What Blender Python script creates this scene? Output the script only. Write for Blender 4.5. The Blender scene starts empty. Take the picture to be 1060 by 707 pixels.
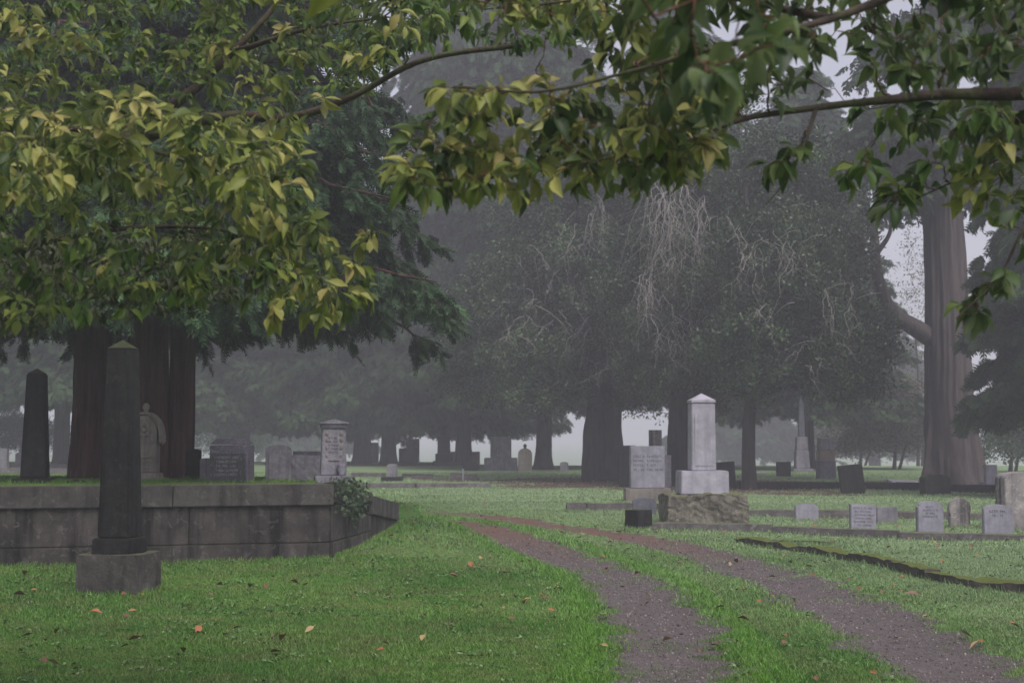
import bpy, bmesh, math, random
import numpy as np
from mathutils import Vector, Matrix, noise as mnoise

R = np.random.default_rng(7)
random.seed(7)
SC = bpy.context.scene
COL = SC.collection
PI = math.pi

# ------------------------------------------------------------------ camera
F, CX, CY, EYE = 1472.0, 530.0, 353.5, 1.6
PITCH = math.atan((450.0 - CY) / F)
cd = bpy.data.cameras.new('camera'); cam = bpy.data.objects.new('camera', cd); COL.objects.link(cam)
cam.location = (0, 0, EYE); cam.rotation_euler = (PI / 2 + PITCH, 0, 0)
cd.sensor_width = 36; cd.lens = 36 * F / 1060; cd.clip_start = 0.05; cd.clip_end = 6000
cd.dof.use_dof = True; cd.dof.focus_distance = 13.0; cd.dof.aperture_fstop = 5.0
SC.camera = cam

def ray(px, py):
    u, v = (px - CX) / F, (CY - py) / F
    return np.array([u, math.cos(PITCH) - v * math.sin(PITCH), math.sin(PITCH) + v * math.cos(PITCH)])
def P(px, py, Y):
    d = ray(px, py); t = Y / d[1]
    return np.array([d[0] * t, Y, EYE + d[2] * t])
def G(px, py, z=0.0):
    d = ray(px, py); t = (z - EYE) / d[2]
    return np.array([d[0] * t, d[1] * t, z])
def ppm(Y): return F / Y

# ------------------------------------------------------------------ object helpers
def tag(o, label=None, cat=None, group=None, kind=None):
    if label: o['label'] = label
    if cat: o['category'] = cat
    if group: o['group'] = group
    if kind: o['kind'] = kind
    return o
def empty(name, loc, label, cat, group=None, rz=0.0):
    o = bpy.data.objects.new(name, None); COL.objects.link(o)
    o.location = loc; o.rotation_euler = (0, 0, rz); o.empty_display_size = 0.2
    return tag(o, label, cat, group)
def link(name, me, mat=None, parent=None, smooth=False):
    o = bpy.data.objects.new(name, me); COL.objects.link(o)
    if mat is not None and len(me.materials) == 0: me.materials.append(mat)
    if parent is not None: o.parent = parent
    if smooth: me.polygons.foreach_set('use_smooth', np.ones(len(me.polygons), bool))
    return o
def np_mesh(name, V, Q, attr=None):
    """V (n,3); Q (m,k) faces of the same size"""
    me = bpy.data.meshes.new(name)
    V = np.ascontiguousarray(V, np.float32); Q = np.ascontiguousarray(Q, np.int32)
    me.vertices.add(len(V)); me.vertices.foreach_set('co', V.ravel())
    m, k = Q.shape
    me.loops.add(m * k); me.loops.foreach_set('vertex_index', Q.ravel())
    me.polygons.add(m); me.polygons.foreach_set('loop_start', np.arange(0, m * k, k, dtype=np.int32))
    me.update(calc_edges=True)
    if attr:
        for an, av in attr.items():
            a = me.attributes.new(an, 'FLOAT', 'POINT'); a.data.foreach_set('value', np.ascontiguousarray(av, np.float32))
    return me
def bm_mesh(name, bm):
    me = bpy.data.meshes.new(name); bm.normal_update(); bm.to_mesh(me); bm.free(); return me

def unit(a): return a / np.maximum(np.linalg.norm(a, axis=-1, keepdims=True), 1e-9)
def frames(d, n):
    """rotation (N,3,3): columns x,y,z with y along d"""
    y = unit(d); x = unit(np.cross(y, n)); z = np.cross(x, y)
    return np.stack([x, y, z], axis=-1)
def scatter(T, Q, pos, Rm, sc):
    """instances of template T(k,3),Q(m,f)"""
    k = len(T); N = len(pos)
    sc = np.asarray(sc, float)
    if sc.ndim == 1: sc = sc[:, None] * np.ones(3)
    V = np.einsum('nij,nkj->nki', Rm, T[None] * sc[:, None, :]) + pos[:, None, :]
    QQ = (Q[None] + (np.arange(N) * k)[:, None, None]).reshape(-1, Q.shape[1])
    return V.reshape(-1, 3), QQ
def rand_dirs(n, rng=R):
    v = rng.normal(size=(n, 3)); return unit(v)

# ------------------------------------------------------------------ materials
def new_mat(name):
    m = bpy.data.materials.new(name); m.use_nodes = True
    nt = m.node_tree; nt.nodes.clear()
    out = nt.nodes.new('ShaderNodeOutputMaterial')
    b = nt.nodes.new('ShaderNodeBsdfPrincipled')
    nt.links.new(b.outputs[0], out.inputs[0])
    return m, nt, b, out
class NT:
    def __init__(s, nt): s.nt = nt
    def n(s, t, **kw):
        x = s.nt.nodes.new(t)
        for k, v in kw.items(): setattr(x, k, v)
        return x
    def l(s, a, b): s.nt.links.new(a, b)
    def coord(s, scale=(1, 1, 1), which='Object', rot=(0, 0, 0)):
        c = s.n('ShaderNodeTexCoord'); m = s.n('ShaderNodeMapping'); m.inputs['Scale'].default_value = scale
        m.inputs['Rotation'].default_value = rot
        s.l(c.outputs[which], m.inputs[0]); return m.outputs[0]
    def noise(s, vec, scale, detail=6, rough=.6, dist=0.0):
        x = s.n('ShaderNodeTexNoise'); x.inputs['Scale'].default_value = scale; x.inputs['Detail'].default_value = detail
        x.inputs['Roughness'].default_value = rough; x.inputs['Distortion'].default_value = dist
        s.l(vec, x.inputs['Vector']); return x.outputs[0]
    def ramp(s, fac, stops, interp='LINEAR'):
        x = s.n('ShaderNodeValToRGB'); cr = x.color_ramp; cr.interpolation = interp
        while len(cr.elements) < len(stops): cr.elements.new(0.5)
        for e, (p, c) in zip(cr.elements, stops):
            e.position = p; e.color = (c if len(c) == 4 else (*c, 1)) if not isinstance(c, (int, float)) else (c, c, c, 1)
        s.l(fac, x.inputs[0]); return x.outputs[0]
    def mix(s, fac, a, b, mode='MIX'):
        x = s.n('ShaderNodeMix'); x.data_type = 'RGBA'; x.blend_type = mode
        for ix, v in ((0, fac), (6, a), (7, b)):
            sock = x.inputs[ix]
            if isinstance(v, (int, float)): sock.default_value = v if ix == 0 else (v, v, v, 1)
            elif isinstance(v, tuple): sock.default_value = (*v, 1) if len(v) == 3 else v
            else: s.l(v, sock)
        return x.outputs[2]
    def math(s, op, a, b=0.0, clamp=False):
        x = s.n('ShaderNodeMath', operation=op); x.use_clamp = clamp
        for sock, v in ((x.inputs[0], a), (x.inputs[1], b)):
            if isinstance(v, (int, float)): sock.default_value = v
            else: s.l(v, sock)
        return x.outputs[0]
    def bump(s, h, strength=.5, dist=.02, prev=None):
        x = s.n('ShaderNodeBump'); x.inputs['Strength'].default_value = strength; x.inputs['Distance'].default_value = dist
        s.l(h, x.inputs['Height'])
        if prev is not None: s.l(prev, x.inputs['Normal'])
        return x.outputs[0]
    def attr(s, name):
        x = s.n('ShaderNodeAttribute', attribute_name=name); return x.outputs['Fac']
    def objrnd(s): return s.n('ShaderNodeObjectInfo').outputs['Random']

def stone(name, col, dark=None, scale=6.0, lichen=(.30, .31, .27), lich=.5, streak=.5, rough=.85, bump=.4, moss=0.0, speck=0.0, spec=.3):
    m, nt, b, out = new_mat(name); t = NT(nt)
    dark = dark or tuple(c * .45 for c in col)
    v = t.coord(); vs = t.coord((1, 1, .09))
    n1 = t.noise(v, scale, 8, .65); n2 = t.noise(v, scale * .35, 4, .6); ns = t.noise(vs, scale * 1.6, 5, .6)
    c = t.mix(t.ramp(n1, [(.3, 0), (.7, 1)]), dark, col)
    c = t.mix(t.math('MULTIPLY', t.ramp(ns, [(.48, 0), (.66, 1)]), streak), c, tuple(x * .35 for x in dark))
    c = t.mix(t.math('MULTIPLY', t.ramp(t.noise(v, scale * 3, 6, .7, .6), [(.56, 0), (.64, 1)]), lich), c, lichen)
    c = t.mix(t.math('MULTIPLY', t.ramp(n2, [(.45, 0), (.7, 1)]), .55), c, tuple(x * .6 for x in dark))
    if speck:
        c = t.mix(t.math('MULTIPLY', t.ramp(t.noise(v, 90, 2, .5), [(.6, 0), (.68, 1)]), speck), c, (.5, .48, .5))
    if moss:
        g = t.n('ShaderNodeNewGeometry'); sp = t.n('ShaderNodeSeparateXYZ'); t.l(g.outputs['Normal'], sp.inputs[0])
        up = t.math('ADD', t.math('MULTIPLY', sp.outputs[2], .55), t.math('MULTIPLY', t.noise(v, scale * 1.3, 6, .7), .9))
        mf = t.math('MULTIPLY', t.ramp(up, [(.62, 0), (.85, 1)]), moss)
        mc = t.mix(t.noise(v, 25, 4), (.03, .05, .01), (.13, .15, .025))
        c = t.mix(mf, c, mc)
    t.l(c, b.inputs['Base Color'])
    b.inputs['Roughness'].default_value = rough; b.inputs['Specular IOR Level'].default_value = spec
    h = t.math('ADD', t.math('MULTIPLY', n1, .6), t.math('MULTIPLY', t.noise(v, scale * 7, 6, .7), .5))
    t.l(t.bump(h, bump, .03), b.inputs['Normal'])
    return m

def bark(name, col, dark, zs=.12, scale=9, bump=.9, green=0.0):
    m, nt, b, out = new_mat(name); t = NT(nt)
    v = t.coord((1, 1, zs)); vo = t.coord()
    n1 = t.noise(v, scale, 8, .6, .3); n2 = t.noise(vo, 1.3, 4)
    c = t.mix(t.ramp(n1, [(.35, 0), (.65, 1)]), dark, col)
    c = t.mix(t.math('MULTIPLY', t.ramp(n2, [(.4, 0), (.7, 1)]), .5), c, tuple((x + y) / 2 * .8 for x, y in zip(col, (.1, .1, .1))))
    if green: c = t.mix(t.math('MULTIPLY', t.ramp(t.noise(vo, 4, 6, .7), [(.45, 0), (.6, 1)]), green), c, (.10, .12, .05))
    t.l(c, b.inputs['Base Color']); b.inputs['Roughness'].default_value = .95; b.inputs['Specular IOR Level'].default_value = .15
    t.l(t.bump(n1, bump, .06), b.inputs['Normal'])
    return m

def leafmat(name, stops, trans=.3, rough=.45, spec=.4, shade=.25, tint=None, under=0.0):
    """colour by the leaf's own random value; patchy tint by place"""
    m, nt, b, out = new_mat(name); t = NT(nt)
    c = t.ramp(t.attr('rnd'), stops)
    v = t.coord()
    if tint:
        c = t.mix(t.math('MULTIPLY', t.ramp(t.noise(v, tint[1], 3, .5), [(.42, 0), (.62, 1)]), tint[2]), c, tint[0])
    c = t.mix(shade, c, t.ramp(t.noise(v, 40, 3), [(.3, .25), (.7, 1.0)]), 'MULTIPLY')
    if under:
        ge = t.n('ShaderNodeNewGeometry'); c = t.mix(t.math('MULTIPLY', ge.outputs['Backfacing'], under), c, (.21, .25, .12))
        c = t.mix(t.math('MULTIPLY', t.ramp(t.noise(v, 95, 3, .6), [(.66, 0), (.70, 1)]), .7), c, (.10, .055, .025))
    t.l(c, b.inputs['Base Color']); b.inputs['Roughness'].default_value = rough; b.inputs['Specular IOR Level'].default_value = spec
    if trans > 0:
        tr = t.n('ShaderNodeBsdfTranslucent'); t.l(c, tr.inputs[0]); mx = t.n('ShaderNodeMixShader'); mx.inputs[0].default_value = trans
        t.l(b.outputs[0], mx.inputs[1]); t.l(tr.outputs[0], mx.inputs[2]); t.l(mx.outputs[0], out.inputs[0])
    return m

M = {}
M['granite_dark'] = stone('dark_granite', (.028, .028, .027), (.011, .011, .012), 7, (.075, .08, .065), .3, .6, .85, .3, .3, 0, .12)
M['polished'] = stone('polished_dark_granite', (.04, .04, .045), (.02, .02, .022), 12, (.3, .3, .3), .35, .2, .35, .12, 0, .25, .5)
M['purple'] = stone('purple_granite', (.14, .12, .155), (.06, .055, .075), 9, (.32, .30, .33), .5, .3, .7, .25, 0, .3)
M['tan'] = stone('tan_sandstone', (.25, .22, .195), (.14, .12, .105), 5, (.33, .32, .28), .3, .5, .9, .3)
M['grey'] = stone('grey_granite', (.26, .25, .275), (.14, .13, .155), 6, (.36, .36, .36), .35, .45, .85, .3, 0, .25)
M['marble'] = stone('weathered_marble', (.43, .415, .47), (.28, .265, .31), 4, (.6, .59, .6), .25, .35, .8, .2, 0, .1)
M['pale'] = stone('pale_granite', (.31, .30, .35), (.21, .20, .24), 8, (.5, .49, .5), .2, .25, .8, .2, 0, .2)
M['blue'] = stone('blue_grey_stone', (.16, .16, .20), (.09, .09, .12), 8, (.32, .32, .33), .3, .3, .8, .25, .1, .2)
M['stain'] = stone('streaked_marble', (.36, .325, .31), (.15, .135, .14), 5, (.62, .6, .55), .4, 1.0, .85, .35)
M['concrete'] = stone('weathered_concrete', (.22, .19, .18), (.13, .115, .11), 3.5, (.27, .25, .22), .25, .75, .92, .5, .3)
M['wall'] = stone('wall_concrete', (.09, .077, .071), (.024, .021, .020), 3.0, (.19, .18, .165), .35, 1.0, .92, .7, .35)
M['coping'] = stone('coping_stone', (.095, .087, .08), (.036, .033, .03), 4.5, (.20, .19, .17), .35, .7, .9, .5, .35)
M['rough'] = stone('rough_stone', (.27, .245, .20), (.06, .052, .042), 9, (.33, .32, .27), .6, .4, .95, .9, .55)
M['pink'] = stone('pink_granite', (.33, .21, .20), (.22, .14, .13), 8, (.4, .3, .28), .2, .2, .8, .2)
M['brick'] = stone('tan_panel', (.30, .22, .18), (.2, .15, .12), 8, (.45, .35, .28), .2, .2, .85, .2)
M['ink'] = stone('carved_letter_shadow', (.10, .10, .11), (.05, .05, .06), 12, (.2, .2, .2), .1, 0, .9, .1)  # dark stroke colour stands in for the shadow inside carved letters
M['kerb'] = stone('kerb_stone', (.17, .15, .15), (.08, .07, .07), 4, (.36, .35, .34), .45, .4, .93, .6, .5)
M['mossy'] = stone('mossy_kerb_stone', (.10, .085, .07), (.035, .03, .026), 6, (.25, .24, .2), .25, .3, .95, .9, 1.0)
M['bark_cedar'] = bark('cedar_bark', (.10, .046, .038), (.018, .009, .008), .10, 10)
M['bark_red'] = bark('redwood_bark', (.115, .092, .092), (.05, .038, .038), .06, 5, 1.0)
M['bark_dark'] = bark('dark_bark', (.05, .038, .036), (.018, .014, .014), .12, 8)
M['bark_cherry'] = bark('cherry_bark', (.085, .06, .048), (.03, .022, .018), .8, 14, .5, .45)
M['twig_red'] = bark('young_cherry_twig', (.14, .06, .04), (.06, .03, .02), .8, 20, .2)
M['lichen_twig'] = bark('lichened_twig', (.15, .145, .11), (.045, .035, .028), .8, 22, .5, .7)
M['dead'] = bark('bleached_dead_wood', (.42, .38, .36), (.25, .22, .21), .5, 10, .3)

# ------------------------------------------------------------------ terrain
RUT_L = [G(*p) for p in ((706, 740), (700, 707), (692, 650), (648, 600), (600, 582), (556, 567), (505, 553), (458, 543), (415, 535.5), (365, 529), (300, 523))]
RUT_R = [G(*p) for p in ((1075, 740), (1008, 707), (920, 650), (815, 600), (760, 583), (715, 570), (655, 557), (590, 548), (540, 541), (470, 533), (400, 526), (330, 521))]
def poly_dist(x, y, pts):
    d = np.full(x.shape, 1e9)
    for a, b in zip(pts[:-1], pts[1:]):
        ax, ay, bx, by = a[0], a[1], b[0], b[1]
        t = np.clip(((x - ax) * (bx - ax) + (y - ay) * (by - ay)) / ((bx - ax) ** 2 + (by - ay) ** 2), 0, 1)
        d = np.minimum(d, np.hypot(x - ax - t * (bx - ax), y - ay - t * (by - ay)))
    return d
def sstep(a, b, x):
    t = np.clip((x - a) / (b - a), 0, 1); return t * t * (3 - 2 * t)
def wav(x, y, f, s=0.0):
    return (np.sin(x * f + s + 1.7 * np.sin(y * f * .7 + s * 2)) * np.sin(y * f * 1.1 + s * 3 + 1.3 * np.sin(x * f * .8 - s))) 
# the raised plot: front wall from WL to WC, side wall WC to WS to WE
WL, WC, WS, WE = np.array([-12.0, 15.70]), np.array([-2.32, 18.2]), np.array([-2.02, 20.3]), np.array([-1.78, 22.0])
PLOT_Z = .93
def H(x, y):
    x = np.asarray(x, float); y = np.asarray(y, float)
    z = .025 * wav(x, y, .55) + .012 * wav(x, y, 1.9, 1.0) + .004 * wav(x, y, 6.1, 2.0)
    z = z * sstep(7, 11, y) 
    z += .30 * np.exp(-((x + 2.5) / 1.9) ** 2 - ((y - 23) / 3.0) ** 2)
    dl, dr = poly_dist(x, y, RUT_L), poly_dist(x, y, RUT_R)
    near = 1 - sstep(24, 32, y)
    z -= near * .045 * (1 - sstep(.15, .55, dl)) + near * .045 * (1 - sstep(.15, .55, dr))
    crest = np.where(x < -6, 84, 72 + np.clip(-x, 0, 6) * 2.0)
    z -= np.maximum(0, y - crest) ** 1.0 * .045 * sstep(0, 12, y - crest)
    # plateau: inside the walls
    e = (WC - WL) / np.linalg.norm(WC - WL); nrm = np.array([-e[1], e[0]])
    s1 = (x - WC[0]) * nrm[0] + (y - WC[1]) * nrm[1] - .12
    e2 = (WE - WC) / np.linalg.norm(WE - WC); n2 = np.array([-e2[1], e2[0]])
    s2 = (x - WC[0]) * n2[0] + (y - WC[1]) * n2[1] - .14
    side_h = PLOT_Z - .42 * sstep(19.8, 22.3, y)
    m = sstep(0, .10, s1) * sstep(0, .10, s2) * (1 - sstep(22.3, 27, y))
    zz = side_h + (PLOT_Z - side_h) * sstep(.2, 1.5, s2)
    return z * (1 - m) + np.maximum(zz + .012 * wav(x, y, 1.9, 1.0), z) * m

TRUNK_SPOTS = [(P(625, 460, 50)[0], 50, 3.6), (P(706, 460, 46)[0], 46, 3.5), (P(775, 460, 42)[0], 42, 2.6), (P(985, 460, 47)[0], 47, 3.5), (P(400, 460, 78)[0], 78, 3), (P(370, 460, 76)[0], 76, 3)]
def masks(x, y):
    dl, dr = poly_dist(x, y, RUT_L), poly_dist(x, y, RUT_R)
    jag = .10 * wav(x, y, 5.0, .3) + .07 * wav(x, y, 11, 1.2)
    gl = 1 - sstep(.25, .64, dl + 1.4 * jag); gr = 1 - sstep(.28, .76, dr + 1.4 * jag)
    fade = 1 - sstep(27, 33, y)
    g = np.maximum(gl, gr) * fade
    red = g * sstep(17, 24, y)                      # leaf-stained stretch of the ruts
    lit = np.zeros_like(x)
    for tx, ty, r in TRUNK_SPOTS:
        d = np.hypot((x - tx) / 1.7, (y - ty)); lit = np.maximum(lit, 1 - sstep(.55, 1.0, d / (r * 1.25) + .18 * wav(x, y, .9, tx)))
    band = sstep(36, 38.5, y) * (1 - sstep(44, 52, y)) * sstep(3.5, 6, x) * .8   # bare strip along the far kerb
    lit = np.maximum(lit, band * (.6 + .5 * wav(x, y, .7, 3)))
    strip = sstep(26.6, 27.3, y) * (1 - sstep(28.2, 29.2, y)) * sstep(5, 6, x) * .5
    lit = np.clip(np.maximum(lit, strip), 0, 1)
    return g, red, lit

def axis(segs):
    a = []
    for lo, hi, st in segs: a.append(np.arange(lo, hi, st))
    a.append([segs[-1][1]]); return np.concatenate(a)
xs = axis([(-2500, -420, 260), (-420, -60, 24), (-60, -22, 2), (-22, -9, .4), (-9, 11, .075), (11, 24, .4), (24, 60, 2), (60, 420, 24), (420, 2500, 260)])
ys = axis([(-60, 4, 4), (4, 8, .5), (8, 30, .085), (30, 52, .25), (52, 100, .8), (100, 180, 5), (180, 420, 24), (420, 2600, 260)])
X, Y = np.meshgrid(xs, ys)
Z = H(X, Y)
Z = np.where(Y > 110, np.maximum(Z, -5.0), Z)
g, red, lit = masks(X, Y)
nx, ny = len(xs), len(ys)
idx = np.arange(nx * ny).reshape(ny, nx)
Q = np.stack([idx[:-1, :-1], idx[:-1, 1:], idx[1:, 1:], idx[1:, :-1]], -1).reshape(-1, 4)
me = np_mesh('ground', np.stack([X, Y, Z], -1).reshape(-1, 3), Q, {'gravel': g.ravel(), 'red': red.ravel(), 'litter': lit.ravel()})

def ground_colour(t, v):
    """turf colour shared by soil sheet and blades (place-dependent)"""
    n1 = t.noise(v, .35, 4, .6); n2 = t.noise(v, 2.2, 6, .7)
    c = t.mix(t.ramp(n1, [(.36, 0), (.62, 1)]), (.046, .145, .013), (.110, .225, .034))
    c = t.mix(t.ramp(n2, [(.45, 0), (.75, .8)]), c, (.15, .165, .055))
    c = t.mix(t.math('MULTIPLY', t.ramp(t.noise(v, .9, 6, .75, .5), [(.5, 0), (.68, 1)]), .5), c, (.15, .17, .06))
    c = t.mix(t.math('MULTIPLY', t.ramp(t.noise(v, 5, 5, .75), [(.56, 0), (.7, 1)]), .45), c, (.03, .075, .015))
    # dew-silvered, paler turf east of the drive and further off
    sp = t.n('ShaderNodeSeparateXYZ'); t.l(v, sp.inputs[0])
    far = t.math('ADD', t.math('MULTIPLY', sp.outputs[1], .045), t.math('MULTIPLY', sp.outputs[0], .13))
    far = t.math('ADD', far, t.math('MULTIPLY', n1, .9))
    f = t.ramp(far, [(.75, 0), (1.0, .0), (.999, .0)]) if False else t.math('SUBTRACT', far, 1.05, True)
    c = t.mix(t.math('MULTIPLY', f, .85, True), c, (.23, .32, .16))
    return c
m, nt, b, out = new_mat('turf_and_gravel'); t = NT(nt); v = t.coord()
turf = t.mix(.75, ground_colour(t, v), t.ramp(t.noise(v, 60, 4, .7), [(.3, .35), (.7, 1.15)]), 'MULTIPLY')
vor = t.n('ShaderNodeTexVoronoi'); vor.inputs['Scale'].default_value = 70; t.l(v, vor.inputs['Vector'])
peb = t.mix(t.noise(v, 9, 5, .7), (.062, .050, .047), (.175, .150, .148))
peb = t.mix(.6, peb, t.ramp(vor.outputs['Color'], [(0, .4), (1, 1.3)]), 'MULTIPLY')
reds = t.mix(t.noise(v, 8, 6, .8), (.09, .05, .035), (.20, .11, .075))
peb = t.mix(t.math('MULTIPLY', t.attr('red'), t.ramp(t.noise(v, 2.0, 5, .7), [(.35, .3), (.6, .95)])), peb, reds)
lit_c = t.mix(t.noise(v, 6, 7, .8), (.04, .03, .022), (.13, .085, .06))
def edge(a, sc):
    x = t.math('ADD', t.attr(a), t.math('MULTIPLY', t.math('SUBTRACT', t.noise(v, sc, 6, .75), .5), 1.1))
    return t.ramp(x, [(.40, 0), (.60, 1)])
c = t.mix(edge('litter', 2.5), turf, lit_c)
c = t.mix(edge('gravel', 5.0), c, peb)
t.l(c, b.inputs['Base Color']); b.inputs['Roughness'].default_value = .95; b.inputs['Specular IOR Level'].default_value = .15
h = t.math('ADD', t.math('MULTIPLY', vor.outputs['Distance'], .5), t.noise(v, 30, 6, .7))
t.l(t.bump(h, .8, .02), b.inputs['Normal'])
tag(link('ground', me, m, smooth=True), kind='structure')

# ------------------------------------------------------------------ grass blades (one mass)
def inside_wall(x, y):
    e = (WC - WL) / np.linalg.norm(WC - WL); nrm = np.array([-e[1], e[0]])
    s1 = (x - WC[0]) * nrm[0] + (y - WC[1]) * nrm[1]
    e2 = (WE - WC) / np.linalg.norm(WE - WC); n2 = np.array([-e2[1], e2[0]])
    s2 = (x - WC[0]) * n2[0] + (y - WC[1]) * n2[1]
    return ((s1 > -.02) & (s1 < .38) & (s2 > -.02)) | ((s2 > -.02) & (s2 < .38) & (s1 > -.02) & (y < 22.1))
def grass_zone(y0, y1, n, h, w, slope=.42):
    y = np.sqrt(R.uniform(y0 ** 2, y1 ** 2, n)); x = R.uniform(-1, 1, n) * (slope * y + .4)
    g, red, lit = masks(x, y)
    patch = .5 + .5 * wav(x, y, 2.3, 4.0)
    keep = (R.random(n) > g * (.90 + .1 * (patch < .75))) & (R.random(n) > lit * .93) & ~inside_wall(x, y)
    x, y = x[keep], y[keep]; n = len(x)
    dl = poly_dist(x, y, RUT_L); dr = poly_dist(x, y, RUT_R)
    verge = np.exp(-((dl - .62) / .22) ** 2) * (x < 2) * .8 + np.exp(-((dr - .6) / .2) ** 2) * .3
    hh = h * R.uniform(.45, 1.3, n) * (1 + verge + .35 * wav(x, y, 1.1, 2.2) + .9 * np.maximum(0, wav(x, y, 7.3, 1.1) * wav(x, y, 3.1, .4) - .25))
    a = R.uniform(0, 2 * PI, n); lean = R.uniform(.1, .75, n) * hh
    dx, dy = np.cos(a), np.sin(a); b_ = R.uniform(0, 2 * PI, n); wx, wy = np.cos(b_) * w, np.sin(b_) * w
    z = H(x, y) - .004
    V = np.empty((n, 6, 3))
    for i, (f, ww) in enumerate(((0, 1.0), (.55, .8), (1.0, .12))):
        px = x + dx * lean * f * f; py = y + dy * lean * f * f; pz = z + hh * f * (1 - .15 * f)
        V[:, 2 * i] = np.stack([px - wx * ww / 2, py - wy * ww / 2, pz], -1)
        V[:, 2 * i + 1] = np.stack([px + wx * ww / 2, py + wy * ww / 2, pz], -1)
    q = np.array([[0, 1, 3, 2], [2, 3, 5, 4]])
    QQ = (q[None] + (np.arange(n) * 6)[:, None, None]).reshape(-1, 4)
    return V.reshape(-1, 3), QQ, np.repeat(R.random(n), 6), np.repeat(np.clip(verge, 0, 1), 6)
def join(parts):
    V, Q, off = [], [], 0
    for v, q in parts: V.append(v); Q.append(q + off); off += len(v)
    return np.concatenate(V), np.concatenate(Q)
zones = [grass_zone(8.3, 12.5, 330000, .032, .0045), grass_zone(12.5, 20, 300000, .034, .007), grass_zone(20, 34, 240000, .038, .013), grass_zone(34, 62, 160000, .045, .026)]
V, Q = join([(z[0], z[1]) for z in zones])
me = np_mesh('grass', V, Q, {'rnd': np.concatenate([z[2] for z in zones]), 'lush': np.concatenate([z[3] for z in zones])})
m, nt, b, out = new_mat('grass_blades'); t = NT(nt); v = t.coord()
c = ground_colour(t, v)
c = t.mix(t.math('MULTIPLY', t.attr('lush'), .8), c, (.10, .27, .014))
c = t.mix(.8, c, t.ramp(t.attr('rnd'), [(0, .55), (.5, .95), (.9, 1.25), (1, 1.6)]), 'MULTIPLY')
c = t.mix(t.ramp(t.attr('rnd'), [(.955, 0), (.96, .7)], 'CONSTANT'), c, (.22, .19, .10))
t.l(c, b.inputs['Base Color']); b.inputs['Roughness'].default_value = .5; b.inputs['Specular IOR Level'].default_value = .35
tag(link('grass', me, m), 'short dewy lawn grass covering the ground on both sides of the drive', 'grass', kind='stuff')
del V, Q, zones

# low broad-leaved weeds in the turf
n = 2600; y = np.sqrt(R.uniform(9 ** 2, 24 ** 2, n)); x = R.uniform(-1, 1, n) * (.42 * y); g, red, lit = masks(x, y)
keep = (g < .7) & ~inside_wall(x, y) & (wav(x, y, 1.7, 5.0) + .5 * R.random(n) > .15); x, y = x[keep], y[keep]; k = 8
cx_ = np.repeat(x, k) + R.normal(size=len(x) * k) * .03; cy_ = np.repeat(y, k) + R.normal(size=len(x) * k) * .03; n = len(cx_)
dd = rand_dirs(n) * [1, 1, 0] + [0, 0, .45]
V, Q = scatter(np.array([[0, 0, 0], [.3, .45, 0], [0, 1, -.15], [-.3, .45, 0]]), np.array([[0, 1, 2, 3]]), np.stack([cx_, cy_, H(cx_, cy_) + .012], -1), frames(dd, np.array([0, 0, 1]) + .3 * rand_dirs(n)), R.uniform(.02, .05, n))
tag(link('weeds', np_mesh('weeds', V, Q, {'rnd': np.repeat(R.random(n), 4)}), leafmat('weed_leaf', [(0, (.03, .08, .02)), (.6, (.08, .17, .04)), (1, (.19, .28, .12))], 0, .5, .3)), 'small broad-leaved weeds growing in the turf', 'weeds', kind='stuff')

# gravel stones in the ruts
n = 90000
y = np.sqrt(R.uniform(8.3 ** 2, 22 ** 2, n)); x = R.uniform(-1, 1, n) * (.42 * y)
g, red, lit = masks(x, y); keep = R.random(n) < g * .95; x, y = x[keep], y[keep]; n = len(x)
Toct = np.array([[1, 0, 0], [0, 1, 0], [-1, 0, 0], [0, -1, 0], [0, 0, .7], [0, 0, -.7]], float)
Qoct = np.array([[0, 1, 4], [1, 2, 4], [2, 3, 4], [3, 0, 4], [1, 0, 5], [2, 1, 5], [3, 2, 5], [0, 3, 5]])
s = (.004 + .012 * R.random(n) ** 2.6)[:, None] * R.uniform(.6, 1.3, (n, 3))
V, Q = scatter(Toct, Qoct, np.stack([x, y, H(x, y) + .002], -1), frames(rand_dirs(n), rand_dirs(n)), s)
me = np_mesh('gravel', V, Q, {'rnd': np.repeat(R.random(n), 6)})
m, nt, b, out = new_mat('gravel_stones'); t = NT(nt)
t.l(t.ramp(t.attr('rnd'), [(0, (.04, .031, .03)), (.45, (.11, .09, .088)), (.85, (.19, .16, .158)), (1, (.31, .275, .27))]), b.inputs['Base Color']); b.inputs['Roughness'].default_value = .75
tag(link('gravel', me, m), 'dark purplish gravel lying in the two wheel ruts of the drive', 'gravel', kind='stuff')

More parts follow.
